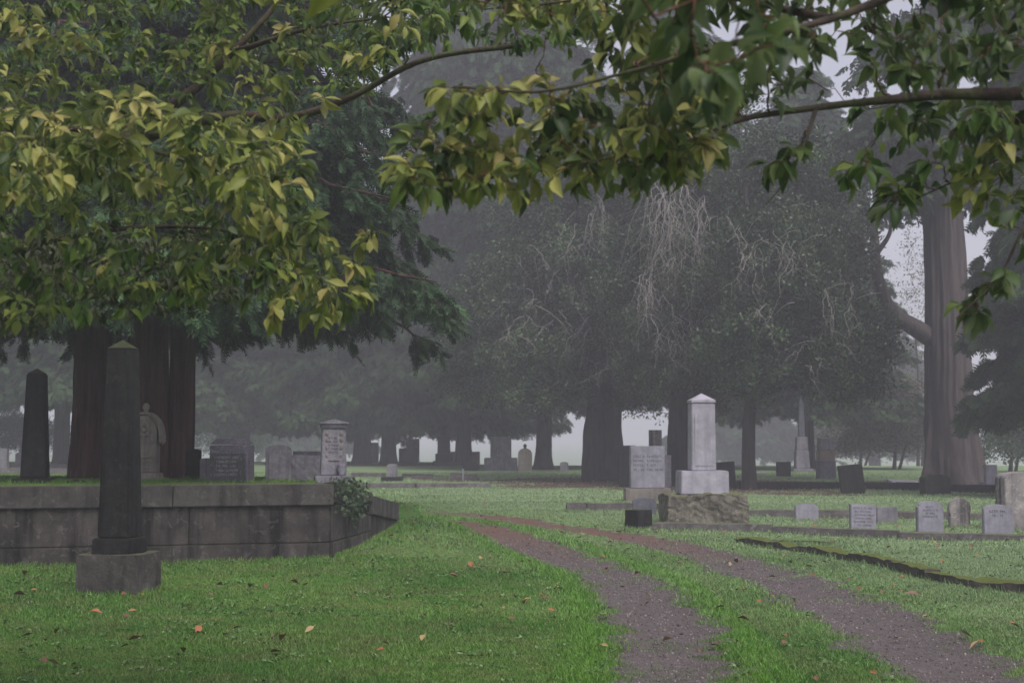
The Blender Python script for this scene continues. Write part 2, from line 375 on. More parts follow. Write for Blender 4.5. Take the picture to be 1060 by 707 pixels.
# ------------------------------------------------------------------ stone helpers
def blk(bm, sx, sy, sz, z0=0.0, top=(1.0, 1.0), bev=.01, cx=0.0, cy=0.0, jit=0.0, cuts=0, seed=0, seg=1):
    """box, base centred at (cx,cy,z0), top scaled by top=(tx,ty)"""
    n_old = len(bm.verts)
    r = bmesh.ops.create_cube(bm, size=1.0); vs = r['verts']
    for v in vs:
        k = v.co.z > 0
        v.co = Vector((cx + v.co.x * sx * (top[0] if k else 1), cy + v.co.y * sy * (top[1] if k else 1), z0 + (sz if k else 0)))
    es = list({e for v in vs for e in v.link_edges})
    if cuts:
        bmesh.ops.subdivide_edges(bm, edges=es, cuts=cuts, use_grid_fill=True)
        bm.verts.ensure_lookup_table(); vs = [bm.verts[i] for i in range(n_old, len(bm.verts))]
        for v in vs:
            n = mnoise.noise_vector(v.co * (2.2 / max(sx, .3)) + Vector((seed, 0, 0))) * .6 + mnoise.noise_vector(v.co * (7 / max(sx, .3)) + Vector((0, seed, 0))) * .4
            n = n + mnoise.noise_vector(v.co * (19 / max(sx, .3)) + Vector((seed, seed, 0))) * (.35 if cuts > 15 else .12)
            v.co += n * jit
    elif bev:
        bmesh.ops.bevel(bm, geom=es, offset=bev, segments=seg, affect='EDGES')
def pyr(bm, sx, sy, h, z0, cx=0.0, cy=0.0):
    vs = [bm.verts.new((cx + a * sx / 2, cy + b_ * sy / 2, z0)) for a, b_ in ((-1, -1), (1, -1), (1, 1), (-1, 1))]
    t = bm.verts.new((cx, cy, z0 + h))
    bm.faces.new(vs[::-1])
    for i in range(4): bm.faces.new((vs[i], vs[(i + 1) % 4], t))
def profile(bm, pts, th, cy=0.0, bev=.012):
    """extrude an outline in the XZ plane by thickness th (centred on cy)"""
    a = [bm.verts.new((x, cy - th / 2, z)) for x, z in pts]; b_ = [bm.verts.new((x, cy + th / 2, z)) for x, z in pts]
    fa = bm.faces.new(a); fb = bm.faces.new(b_[::-1]); n = len(pts)
    for i in range(n): bm.faces.new((a[(i + 1) % n], a[i], b_[i], b_[(i + 1) % n]))
    if bev:
        es = list(fa.edges) + list(fb.edges)
        bmesh.ops.bevel(bm, geom=es, offset=bev, segments=2, affect='EDGES')
def shape(kind, w, h):
    """tablet outlines"""
    hw = w / 2; p = [(-hw, 0), (hw, 0)]
    if kind == 'flat': p += [(hw, h), (-hw, h)]
    elif kind == 'round':
        r = hw; p += [(r * math.cos(a), h - r + r * math.sin(a)) for a in np.linspace(0, PI, 15)]
    elif kind == 'arch':                                    # shallow segmental top
        s = min(.18 * h, .35 * hw); p += [(hw * math.cos(a), h - s + s * math.sin(a)) for a in np.linspace(0, PI, 13)]
    elif kind == 'shoulder':                                # serpentine with square shoulders
        s = .16 * h; p += [(hw, h - s)] + [(hw * .86 * math.cos(a), h - s * .8 + s * .8 * math.sin(a)) for a in np.linspace(0, PI, 13)] + [(-hw, h - s)]
    elif kind == 'gothic':
        s = .45 * w
        for k in np.linspace(0, 1, 7): p.append((hw * math.cos(k * PI / 2 * .95), h - s + s * math.sin(k * PI / 2) ** .9 * (1)))
        for k in np.linspace(1, 0, 7)[1:]: p.append((-hw * math.cos(k * PI / 2 * .95), h - s + s * math.sin(k * PI / 2) ** .9))
    elif kind == 'gable': p += [(hw, h - .3 * w), (0, h), (-hw, h - .3 * w)]
    elif kind == 'lug':                                     # round head on narrow neck
        r = hw; p = [(-hw * .92, 0), (hw * .92, 0), (hw * .92, h - 1.75 * r), (hw * .78, h - 1.6 * r)] + [(r * math.cos(a), h - r + r * math.sin(a)) for a in np.linspace(-.45, PI + .45, 19)] + [(-hw * .78, h - 1.6 * r), (-hw * .92, h - 1.75 * r)]
    return p
def place(cx, base, x0, x1, top, z0=0.0, Y=None):
    """pixel box -> (location, width m, height m)"""
    g0 = G(cx, base, z0) if Y is None else np.array([P(cx, base, Y)[0], Y, z0])
    Yd = g0[1]; k = F / Yd
    zt = EYE + Yd * ray(cx, top)[2] / ray(cx, top)[1]
    return g0, (x1 - x0) / k, zt - z0
def glyphs(bm, x0, x1, z, hgt, yf, rng):
    x = x0
    while x < x1 - hgt * .6:
        w = hgt * rng.uniform(.45, .8)
        if rng.random() < .16: x += hgt * .8; continue
        k = rng.randrange(4); s = hgt * .16
        def bar(a, b_, c, d): blk(bm, b_ - a, .003, d - c, c, bev=0, cx=(a + b_) / 2, cy=yf)
        bar(x, x + s, z, z + hgt)
        if k in (0, 1): bar(x + s, x + w, z + hgt - s, z + hgt)
        if k in (0, 2): bar(x + s, x + w, z, z + s)
        if k in (1, 3): bar(x + w - s, x + w, z, z + hgt - s)
        if k in (2, 3): bar(x + s, x + w - s, z + hgt * .45, z + hgt * .45 + s)
        x += w + hgt * .3
def lettering(parent, rows, yf, mat, seed=1):
    rng = random.Random(seed); bm = bmesh.new()
    for x0, x1, z, hgt in rows: glyphs(bm, x0, x1, z, hgt, yf, rng)
    return link('inscription', bm_mesh('inscription', bm), mat, parent)

def slab(name, label, cat, px, kind, mat, th=.12, rz=0, tilt=(0, 0), z0=0.0, Y=None, group=None, base=None, sink=.05, text=None):
    """upright stone. px=(centre, base y, x0, x1, top y). base=(x0,x1,topy) adds a plinth"""
    loc, w, h = place(px[0], px[1], px[2], px[3], px[4], z0, Y)
    k = F / loc[1]
    zt = float(H(loc[0], loc[1])) - z0 if Y is None else 0
    e = empty(name, loc, label, cat, group, rz)
    e.rotation_euler = (math.radians(tilt[0]), math.radians(tilt[1]), rz)
    zb = -sink
    if base:
        bw = (base[1] - base[0]) / k; bt = EYE + loc[1] * ray(px[0], base[2])[2] / ray(px[0], base[2])[1] - z0
        bm = bmesh.new(); blk(bm, bw, th * 2 + .12, bt + sink, -sink, bev=.015, seg=2)
        link('plinth', bm_mesh('plinth', bm), base[3] if len(base) > 3 else mat, e)
        zb = bt + .0015
    bm = bmesh.new(); profile(bm, [(x, z + zb) for x, z in shape(kind, w, h - zb)], th)
    tb = link('tablet', bm_mesh('tablet', bm), mat, e)
    if text:
        rows = []
        for fr, hg, a, b_ in text: rows.append((-w / 2 + w * a, -w / 2 + w * b_, h * fr, hg))
        lettering(tb, rows, -th / 2 - .001, M['ink'], int(px[0]))
    return e

# ------------------------------------------------------------------ retaining wall
def wall_run(bm, a, b_, z0, z1, thick, off, jy=0.0, z1b=None, z0b=None):
    """box from a to b (2-D), outer face pushed out by off; z at the a end and the b end may differ"""
    a = np.array(a); b_ = np.array(b_); e = (b_ - a) / np.linalg.norm(b_ - a); n = np.array([-e[1], e[0]])
    z1b = z1 if z1b is None else z1b; z0b = z0 if z0b is None else z0b
    c = [a - n * off, b_ - n * off, b_ - n * off + n * thick, a - n * off + n * thick]
    lo = [bm.verts.new((c[i][0], c[i][1], (z0, z0b, z0b, z0)[i])) for i in range(4)]
    hi = [bm.verts.new((c[i][0], c[i][1], (z1, z1b, z1b, z1)[i])) for i in range(4)]
    fs = [bm.faces.new(lo[::-1]), bm.faces.new(hi)] + [bm.faces.new((lo[i], lo[(i + 1) % 4], hi[(i + 1) % 4], hi[i])) for i in range(4)]
    es = list({x for f in fs for x in f.edges}); bmesh.ops.bevel(bm, geom=es, offset=.012, segments=2, affect='EDGES')
wl = empty('retaining_wall', (WC[0], WC[1], 0), 'low dark concrete retaining wall with heavy coping around the raised plot on the left', 'wall')
wl.location = (0, 0, 0)
fe = (WC - WL) / np.linalg.norm(WC - WL); L = np.linalg.norm(WC - WL)
bm = bmesh.new(); k = 0; s = 0
for s0, s1 in ((0, 2.3), (2.3, 4.8), (4.8, 7.35), (7.35, L)):
    a, c = WL + fe * (s0 + .004), WL + fe * (s1 - .004)
    wall_run(bm, a, c, -.2, .235, .40, .035)
o1 = link('lower_course', bm_mesh('lower_course', bm), M['wall'], wl)
bm = bmesh.new()
for s0, s1 in ((0, 3.1), (3.1, 5.9), (5.9, 8.25), (8.25, L)):
    a, c = WL + fe * (s0 + .003), WL + fe * (s1 - .003)
    wall_run(bm, a, c, .238, .705, .38, .01)
link('upper_course', bm_mesh('upper_course', bm), M['wall'], wl)
bm = bmesh.new()
for s0, s1 in ((0, 2.7), (2.7, 5.4), (5.4, 8.05), (8.05, L + .05)):
    a, c = WL + fe * (s0 + .005), WL + fe * (s1 - .005)
    wall_run(bm, a, c, .708, .975, .46, .055)
link('coping', bm_mesh('coping', bm), M['coping'], wl)
sd = (WS - WC) / np.linalg.norm(WS - WC)
bm = bmesh.new(); wall_run(bm, WC + sd * .05, WS, -.2, .232, .40, .03); wall_run(bm, WC + sd * .02, WS, .24, .70, .38, .008, z1b=.46)
link('side_course', bm_mesh('side_course', bm), M['wall'], wl)
bm = bmesh.new(); wall_run(bm, WC + sd * .42, WC + sd * 1.05, .71, .965, .44, .05, z1b=.93); wall_run(bm, WC + sd * 1.06, WS - sd * .01, .66, .90, .44, .05, z1b=.78)
link('side_coping', bm_mesh('side_coping', bm), M['coping'], wl)
bm = bmesh.new(); wall_run(bm, WS, WE, -.2, .468, .36, .008, z1b=.30); link('wing_course', bm_mesh('wing_course', bm), M['wall'], wl)
bm = bmesh.new()
ed = (WE - WS)
for a0, a1 in ((0, .55), (.555, 1.0)):
    wall_run(bm, WS + ed * a0, WS + ed * a1, .475 - .19 * a0, .74 - .19 * a0, .42, .045, z1b=.74 - .19 * a1, z0b=.475 - .19 * a1)
link('wing_coping', bm_mesh('wing_coping', bm), M['coping'], wl)

# ------------------------------------------------------------------ monuments
def obelisk(name, label, cx, basey, Y, z0, rz, rock, plinth, shaft, mats, tip, group=None):
    """rock/plinth = (px width, top y); shaft = (bottom px width, top px width, top y); tip = apex y"""
    loc = np.array([P(cx, basey, Y)[0], Y, z0]); k = F / Y
    zz = lambda py: EYE + Y * ray(cx, py)[2] / ray(cx, py)[1] - z0
    e = empty(name, loc, label, 'monument', group, rz)
    z = -.06
    if rock:
        bm = bmesh.new(); w = rock[0] / k; blk(bm, w, w * .92, zz(rock[1]) + .06, z, (.97, .97), jit=.016, cuts=12, seed=cx)
        link('rock_base', bm_mesh('rock_base', bm), mats[0], e); z = zz(rock[1]) - .008
    if plinth:
        bm = bmesh.new(); w = plinth[0] / k; blk(bm, w, w * .95, zz(plinth[1]) - z, z, (.97, .97), .012, seg=2)
        link('plinth', bm_mesh('plinth', bm), mats[1], e); z = zz(plinth[1]) + .002
    bm = bmesh.new(); w0, w1 = shaft[0] / k, shaft[1] / k; h = zz(shaft[2]) - z
    blk(bm, w0, w0, h, z, (w1 / w0, w1 / w0), .014, seg=2)
    link('shaft', bm_mesh('shaft', bm), mats[2], e)
    bm = bmesh.new(); pyr(bm, w1 * .96, w1 * .96, zz(tip) - zz(shaft[2]), z + h + .001)
    link('apex', bm_mesh('apex', bm), mats[2], e)
    return e
ob = obelisk('obelisk', 'tall dark granite obelisk on a rough square base, on the lawn before the wall',
        123, 612, 14.5, 0.0, math.radians(-10), (66, 572), (43, 556), (34, 25, 361), (M['coping'], M['granite_dark'], M['granite_dark']), 352)
obelisk('obelisk', 'dark tapering obelisk with pointed top standing on the raised plot behind the wall',
        36, 502, 19.4, .93, math.radians(8), None, (41, 494.5), (25.5, 18, 387), (None, M['granite_dark'], M['granite_dark']), 381.5)
slab('footstone', 'small low dark rounded footstone beside the left cedar trunk', 'footstone', (80, 503, 71, 90, 496), 'arch', M['granite_dark'], .14, z0=.93, Y=19.3)

# ornate carved headstone, half hidden behind the front obelisk
loc, w, h = place(150, 500, 134, 166, 426, .93, 19.6)
e = empty('headstone', loc, 'ornate tan carved headstone with arched hood and finial behind the front obelisk', 'headstone', rz=math.radians(-6))
bm = bmesh.new(); blk(bm, w * 1.12, .34, .10, -.04, bev=.01, seg=2); blk(bm, w * 1.02, .28, .09, .061, (.96, .96), .01, seg=2); link('plinth', bm_mesh('plinth', bm), M['tan'], e)
bm = bmesh.new(); profile(bm, [(x * .86, z * 1.0 + .152) for x, z in shape('gothic', w, h - .2)], .15); link('tablet', bm_mesh('tablet', bm), M['tan'], e)
bm = bmesh.new(); hw = w * .56
arc = [(hw * math.cos(a), h * .58 + (h * .40) * math.sin(a) ** .85) for a in np.linspace(0, PI, 21)]
for (x0, z0_), (x1, z1_) in zip(arc[:-1], arc[1:]):
    a, c = Vector((x0, 0, z0_)), Vector((x1, 0, z1_)); d = (c - a); mt = Matrix.Translation((a + c) / 2) @ d.to_track_quat('X', 'Z').to_matrix().to_4x4()
    bmesh.ops.create_cube(bm, size=1, matrix=mt @ Matrix.Diagonal((d.length * 1.12, .19, .03, 1)))
for sx in (-1, 1): bmesh.ops.create_uvsphere(bm, u_segments=10, v_segments=8, radius=.035, matrix=Matrix.Translation((sx * hw, 0, h * .575)))
link('hood', bm_mesh('hood', bm), M['tan'], e)
bm = bmesh.new()
for a in range(0, 360, 45): bmesh.ops.create_uvsphere(bm, u_segments=8, v_segments=6, radius=.03, matrix=Matrix.Translation((.075 * math.cos(math.radians(a)), -.085, h * .74 + .075 * math.sin(math.radians(a)))) @ Matrix.Diagonal((1, .5, 1, 1)))
bmesh.ops.create_uvsphere(bm, u_segments=8, v_segments=6, radius=.035, matrix=Matrix.Translation((0, -.085, h * .74)))
blk(bm, w * .5, .02, .02, h * .36, bev=.004, cy=-.086)
for sx in (-1, 1): bmesh.ops.create_uvsphere(bm, u_segments=8, v_segments=6, radius=.035, matrix=Matrix.Translation((sx * w * .28, -.083, h * .6)) @ Matrix.Diagonal((.7, .5, 1.4, 1)))
link('carving', bm_mesh('carving', bm), M['tan'], e)
bm = bmesh.new(); blk(bm, .05, .06, .06, h * .96, bev=.01); bmesh.ops.create_uvsphere(bm, u_segments=10, v_segments=8, radius=.05, matrix=Matrix.Translation((0, 0, h * 1.06)) @ Matrix.Diagonal((1, .6, 1.2, 1))); link('finial', bm_mesh('finial', bm), M['tan'], e)

slab('headstone', 'narrow dark slab headstone right against the cedar trunk on the raised plot', 'headstone', (200, 500, 193, 207.5, 464.5), 'arch', M['granite_dark'], .16, z0=.93, Y=21.0)
slab('headstone', 'small narrow grey headstone between the dark slab and the black granite block', 'headstone', (213, 500, 208, 219, 474), 'arch', M['grey'], .14, z0=.93, Y=20.5)
# polished block with sloping purple top
loc, w, h = place(240, 499, 221, 261, 457, .93, 19.6)
e = empty('headstone', loc, 'wide dark polished granite block headstone with purple granite sloping top', 'headstone', rz=math.radians(-5))
bm = bmesh.new(); blk(bm, w, .34, h * .98, -.04, bev=.008); link('block', bm_mesh('block', bm), M['purple'], e)
bm = bmesh.new(); blk(bm, w * .93, .03, h * .72, .0, bev=.006, cx=-w * .02, cy=-.178); fp = link('face_panel', bm_mesh('face_panel', bm), M['polished'], e)
bm = bmesh.new(); blk(bm, w * .99, .33, .07, h * .94 + .002, (.8, .35), .006); link('top', bm_mesh('top', bm), M['purple'], e)
lettering(fp, [(-w * .36 + .03 * (i % 2), w * .30 - .02 * (i % 3), h * (.60 - .1 * i), .033) for i in range(5)], -.195, M['grey'], 5)
# flanged round headstone with recessed panel
loc, w, h = place(288, 500, 275, 301, 460.5, .93, 20.2)
e = empty('headstone', loc, 'pale grey round-topped headstone with raised border left of the rough granite block', 'headstone', rz=math.radians(6))
bm = bmesh.new(); profile(bm, [(x, z - .04) for x, z in shape('arch', w, h + .04)], .15); link('tablet', bm_mesh('tablet', bm), M['grey'], e)
bm = bmesh.new(); profile(bm, shape('arch', w * .72, h * .86), .02, -.086, .004); link('panel', bm_mesh('panel', bm), M['grey'], e)
# rough granite low block
loc, w, h = place(316, 499, 301, 333, 471.5, .93, 20.6)
e = bmesh.new(); blk(e, w, .34, h + .05, -.05, (.97, .9), jit=.02, cuts=6, seed=3)
o = link('headstone', bm_mesh('headstone', e), M['grey']); o.location = loc; tag(o, 'low rough rock-faced granite block just left of the tall capped monument', 'headstone')
slab('headstone', 'low foggy grey headstone peeping over the rough granite block', 'headstone', (318, 498, 303, 331, 467), 'flat', M['grey'], .16, z0=.93, Y=22.2)
# tall capped monument
loc, w, h = place(345, 499, 332, 359, 434, .93, 19.5); k = F / 19.5
e = empty('monument', loc, 'tall grey tablet monument with pitched cap and wreath carving at the wall corner', 'monument', rz=math.radians(10))
bm = bmesh.new(); blk(bm, 38 / k, .5, .14, -.02, bev=.012, seg=2); link('base', bm_mesh('base', bm), M['grey'], e)
bm = bmesh.new(); blk(bm, w * .98, .27, h * .86 - .122, .122, (.90, .92), .012, seg=2); link('tablet', bm_mesh('tablet', bm), M['grey'], e)
bm = bmesh.new(); blk(bm, w * .98, .28, h * .06, h * .86 + .002, (1.04, 1.1), .006, seg=2); profile(bm, [(-w * .56, h * .925), (w * .56, h * .925), (w * .56, h * .95), (0, h), (-w * .56, h * .95)], .34, 0, .006); link('cap', bm_mesh('cap', bm), M['grey'], e)
bm = bmesh.new()
for sx in (-1, 1):
    for zz in (.44, .56, .68, .78): bmesh.ops.create_uvsphere(bm, u_segments=8, v_segments=6, radius=.024, matrix=Matrix.Translation((sx * w * .27, -.128, h * zz)) @ Matrix.Diagonal((1, .5, 1.3, 1)))
blk(bm, w * .4, .02, .016, h * .36, bev=.003, cy=-.133)
link('carving', bm_mesh('carving', bm), M['tan'], e)
lettering(e, [(-w * .2, w * .2, h * (.70 - .055 * i), .022) for i in range(5)], -.131, M['ink'], 8)
bm = bmesh.new(); prof = [(0, 0), (.05, 0), (.035, .03), (.06, .08), (.05, .13), (.062, .15), (0, .15)]
def lathe(bm, prof, seg=14, off=(0, 0, 0)):
    rings = []
    for r, z in prof: rings.append([bm.verts.new((off[0] + r * math.cos(2 * PI * i / seg), off[1] + r * math.sin(2 * PI * i / seg), off[2] + z)) for i in range(seg)] if r > 0 else [bm.verts.new((off[0], off[1], off[2] + z))])
    for a, b_ in zip(rings[:-1], rings[1:]):
        for i in range(seg):
            j = (i + 1) % seg
            f = [a[i % len(a)], a[j % len(a)], b_[j % len(b_)], b_[i % len(b_)]]
            f = [x for n_, x in enumerate(f) if x not in f[:n_]]
            if len(f) > 2: bm.faces.new(f)
lathe(bm, prof); o = link('flower_vase', bm_mesh('flower_vase', bm), M['pale'], None, True); o.location = loc + np.array([.13, -.17, .122]); tag(o, 'small pale stone vase on the base of the capped monument', 'vase')

# beyond: small stones across the drive
slab('headstone', 'small grey tablet on a wide dark base alone on the grass beyond the long kerb', 'headstone', (406, 498, 401, 411.5, 480), 'arch', M['grey'], .2, base=(395, 417, 493.5, M['granite_dark']))
slab('headstone', 'plain dark rectangular headstone far off right of the two foggy trunks', 'headstone', (422.5, 479, 413, 432, 464), 'flat', M['granite_dark'], .25)
slab('headstone', 'tall pale headstone far off standing just behind the plain dark rectangular one', 'headstone', (427, 477.5, 420, 434, 454), 'flat', M['grey'], .25)
slab('headstone', 'pale headstone glimpsed between the two foggy conifer trunks', 'headstone', (387, 478, 382.5, 392, 458), 'flat', M['tan'], .25)
# dark stepped monument
loc, w, h = place(459.5, 482, 449, 471, 441); k = F / loc[1]
e = empty('monument', loc, 'dark stepped monument tapering to a small urn in the fog left of the pink one', 'monument')
bm = bmesh.new(); blk(bm, w, w * .9, .35, -.1, bev=.02); link('base', bm_mesh('base', bm), M['granite_dark'], e)
bm = bmesh.new(); blk(bm, w * .78, w * .7, .38, .252, bev=.02); link('plinth', bm_mesh('plinth', bm), M['granite_dark'], e)
bm = bmesh.new(); blk(bm, w * .60, w * .5, .75, .634, (.92, .92), bev=.02); blk(bm, w * .66, w * .55, .09, 1.386, bev=.01); pyr(bm, w * .6, w * .5, .22, 1.478); link('die', bm_mesh('die', bm), M['granite_dark'], e)
bm = bmesh.new(); lathe(bm, [(0, 0), (.10, 0), (.05, .12), (.15, .3), (.12, .42), (.05, .5), (0, .56)], 12, (0, 0, 1.66)); link('urn', bm_mesh('urn', bm), M['granite_dark'], e, True)
slab('monument', 'pinkish upright monument in the fog on a broad low pink base', 'monument', (481, 480, 475, 488, 455), 'flat', M['pink'], .6, base=(472, 503, 467.5, M['pink']))
slab('monument', 'large square pale grey block monument on a stepped base in the fog', 'monument', (518.5, 486, 508, 529.5, 452), 'flat', M['grey'], .9, base=(500, 534, 474, M['grey']))
# gothic tan stone with finial
loc, w, h = place(543.5, 488, 536.5, 551, 464)
e = empty('headstone', loc, 'pointed tan headstone with a knob finial standing out against the bright fog', 'headstone')
bm = bmesh.new(); profile(bm, [(x, z - .05) for x, z in shape('gothic', w, h + .05)], .3, 0, .05); link('tablet', bm_mesh('tablet', bm), M['tan'], e)
bm = bmesh.new(); lathe(bm, [(0, 0), (.09, 0), (.05, .06), (.09, .14), (0, .24)], 10, (0, 0, h - .02)); link('finial', bm_mesh('finial', bm), M['granite_dark'], e, True)
slab('headstone', 'tiny dark tablet in the fog between the far trunk and the great dark trunk', 'headstone', (584, 488, 580, 588.5, 478), 'arch', M['grey'], .2)
# gable stone with white stake
loc, w, h = place(487.5, 487, 479, 496.5, 474)
e = bmesh.new(); profile(e, [(-w / 2, -.05), (w / 2, -.05), (w / 2, h * .28), (0, h), (-w / 2, h * .28)], .5, 0, .02)
o = link('headstone', bm_mesh('headstone', e), M['granite_dark']); o.location = loc; tag(o, 'low dark gabled stone shaped like a little roof beyond the drive', 'headstone')
loc, w, h = place(479.3, 497.5, 478.6, 480.2, 485); e = bmesh.new(); blk(e, w, w, h + .1, -.1, bev=.004)
o = link('marker_stake', bm_mesh('marker_stake', e), M['marble']); o.location = loc; tag(o, 'thin white marker stake standing before the little gabled stone', 'stake')
for (cx, by, x0, x1, ty, lab) in ((472, 497, 466, 478, 489.5, 'low dark footstone just left of the thin white stake'), (487, 497, 481, 494, 490.5, 'low brown footstone just right of the thin white stake'), (437, 496, 426, 448, 492, 'long low dark kerbstone fragment left of the white stake')):
    loc, w, h = place(cx, by, x0, x1, ty); e = bmesh.new(); blk(e, w, .3, h + .05, -.05, jit=.02, cuts=4, seed=cx)
    o = link('footstone', bm_mesh('footstone', e), M['kerb']); o.location = loc; tag(o, lab, 'footstone')
# far left
slab('headstone', 'pale square headstone on a dark base in the fog between obelisk and cedar trunk', 'headstone', (81.5, 483, 76, 88, 462), 'flat', M['grey'], .35, base=(72, 90, 479, M['granite_dark']), Y=66, z0=-.0)
slab('headstone', 'grey headstone in the fog at the far left picture edge', 'headstone', (2, 483, -5, 7, 464), 'flat', M['grey'], .35, Y=66)
slab('headstone', 'small pale headstone far off just left of the dark plot obelisk', 'headstone', (22, 481, 16, 27, 468), 'arch', M['grey'], .3, Y=72)

# middle group
slab('headstone', 'dark slab headstone leaning on the view beside the great dark trunk', 'headstone', (649, 500, 641, 658, 461), 'flat', M['granite_dark'], .3, Y=44)
loc, w, h = place(670, 520, 652.5, 687.5, 461.5); k = F / loc[1]
e = empty('headstone', loc, 'large pale grey rectangular headstone with rows of inscription on a rough tan base', 'headstone', rz=math.radians(2))
bm = bmesh.new(); blk(bm, 47 / k, .55, .39, -.05, (.98, .95), jit=.012, cuts=5, seed=9); link('plinth', bm_mesh('plinth', bm), M['tan'], e)
bm = bmesh.new(); blk(bm, w, .26, h - .345, .343, bev=.012, seg=2); tb = link('tablet', bm_mesh('tablet', bm), M['pale'], e)
rows = []
for i in range(4): rows += [(-w * .42, -w * .08, h * .80 - .105 * i, .052), (-w * .02, w * .44, h * .80 - .105 * i, .052)]
lettering(tb, rows, -.1315, M['ink'], 2)
slab('headstone', 'tan headstone whose top rises just behind the pale inscribed headstone', 'headstone', (678.5, 495, 672.5, 685, 445), 'flat', M['stain'], .4, Y=54)
slab('headstone', 'dark upright slab between the pale inscribed headstone and the white obelisk', 'headstone', (697, 497, 692.5, 702.5, 457), 'arch', M['granite_dark'], .3, Y=44.5)
slab('headstone', 'narrow grey slab showing just right of the pale inscribed headstone', 'headstone', (690, 500, 686, 695, 471), 'flat', M['grey'], .3, Y=43)
# white marble obelisk tablet
Y0 = G(727, 541)[1]; k = F / Y0; zz = lambda py: EYE + Y0 * ray(727, py)[2] / ray(727, py)[1]
e = empty('monument', (G(727, 541)[0], Y0, 0), 'tall white marble monument with pyramid top on a mossy rough rock base', 'monument', rz=math.radians(5))
bm = bmesh.new(); blk(bm, 82 / k, .9, zz(511) + .1, -.1, (.98, .95), jit=.075, cuts=30, seed=4); link('rock_base', bm_mesh('rock_base', bm), M['rough'], e)
bm = bmesh.new(); blk(bm, 50 / k, .55, zz(487) - zz(511), zz(511) + .0, (.985, .985), .014, seg=2); link('plinth', bm_mesh('plinth', bm), M['marble'], e)
bm = bmesh.new(); blk(bm, 25.5 / k, .38, zz(417) - zz(487) - .01, zz(487) + .003, (.95, .95), .012, seg=2); link('shaft', bm_mesh('shaft', bm), M['marble'], e)
bm = bmesh.new(); blk(bm, 25.6 / k, .385, .05, zz(417) - .005, bev=.008); pyr(bm, 25.4 / k, .38, zz(408) - zz(417) - .03, zz(417) + .046); link('cap', bm_mesh('cap', bm), M['marble'], e)
bm = bmesh.new(); w = 19 / k; profile(bm, [(x, z + zz(482)) for x, z in shape('arch', w, zz(426) - zz(482))], .012, -.19, .003); link('panel', bm_mesh('panel', bm), M['marble'], e)
slab('headstone', 'dark leaning slab headstone just right of the white marble monument', 'headstone', (751, 505, 741, 762, 478), 'flat', M['granite_dark'], .3, tilt=(0, -4))
slab('headstone', 'small blue-grey round-topped headstone behind the dark stone cube', 'headstone', (667, 534, 655, 679, 515), 'arch', M['blue'], .16)
loc, w, h = place(661, 548, 647.5, 675, 527.5); e = bmesh.new(); blk(e, w * .74, w * .74, h + .05, -.05, (.95, .95), jit=.012, cuts=5, seed=5)
o = link('footstone', bm_mesh('footstone', e), M['granite_dark'], smooth=False); o.location = loc; o.rotation_euler.z = math.radians(40); tag(o, 'dark weathered stone cube at the grass edge beside the drive', 'footstone')
loc, w, h = place(596.5, 530, 586, 607, 520); e = bmesh.new(); blk(e, w, .42, h + .05, -.05, (.94, .9), jit=.015, cuts=4, seed=6)
o = link('footstone', bm_mesh('footstone', e), M['kerb']); o.location = loc; tag(o, 'low pale-topped corner stone at the left end of the low kerb', 'footstone')

# right-hand rows
slab('headstone', 'small plain grey headstone left of the tilted white inscribed one', 'headstone', (835, 538.5, 823.5, 847, 521), 'arch', M['pale'], .14, tilt=(-5, 0))
slab('headstone', 'slightly tilted white flat-topped headstone with lines of inscription', 'headstone', (893, 549, 880, 907, 522), 'flat', M['pale'], .12, tilt=(-4, 2), rz=math.radians(6), text=[(.82 - .13 * i, .03, .1 + .04 * (i % 2), .9 - .05 * (i % 2)) for i in range(6)])
slab('headstone', 'low mottled grey headstone just behind the tilted white inscribed one', 'headstone', (917.5, 542, 907, 928.5, 524.5), 'flat', M['grey'], .16)
slab('headstone', 'pale headstone with square shoulders and curved top between tilted white and stained ones', 'headstone', (962.5, 552, 949.5, 976.5, 518.5), 'shoulder', M['pale'], .13, rz=math.radians(4), text=[(.8, .03, .3, .7), (.7, .03, .2, .8), (.6, .03, .3, .7), (.5, .03, .2, .8)])
slab('headstone', 'stained white headstone with a round head between two pale ones', 'headstone', (993, 545, 982, 1004.5, 515), 'lug', M['stain'], .14)
slab('headstone', 'pale arched headstone in front of the wide streaked monument', 'headstone', (1033, 555, 1018, 1048, 522), 'arch', M['pale'], .13, rz=math.radians(-4), text=[(.76, .035, .2, .8), (.64, .035, .3, .7)])
slab('monument', 'wide vertically streaked stone monument cut by the right picture edge', 'monument', (1056, 547, 1036, 1076, 488.5), 'arch', M['stain'], .5)
slab('headstone', 'small pale tapering headstone on a base before the giant redwood trunk', 'headstone', (1025.5, 506, 1020, 1031.5, 481), 'flat', M['marble'], .25, base=(1017, 1034, 499, M['marble']))
slab('headstone', 'dark thick headstone leaning to the left on the far kerb', 'headstone', (883, 511, 871, 894.5, 481), 'flat', M['granite_dark'], .5, tilt=(0, -6), rz=math.radians(-8))
slab('headstone', 'dark rounded headstone standing at the foot of the giant redwood trunk', 'headstone', (968, 514, 955, 981.5, 490.5), 'arch', M['granite_dark'], .5)
loc, w, h = place(936, 503.5, 921, 952, 498); e = bmesh.new(); blk(e, w, .6, .07, .10, bev=.015); blk(e, w * .9, .5, .16, -.06, bev=.01)
o = link('ledger_slab', bm_mesh('ledger_slab', e), M['marble']); o.location = loc; o.rotation_euler = (math.radians(6), math.radians(3), 0); tag(o, 'flat white ledger stone lying between the leaning dark stone and the redwood', 'slab')
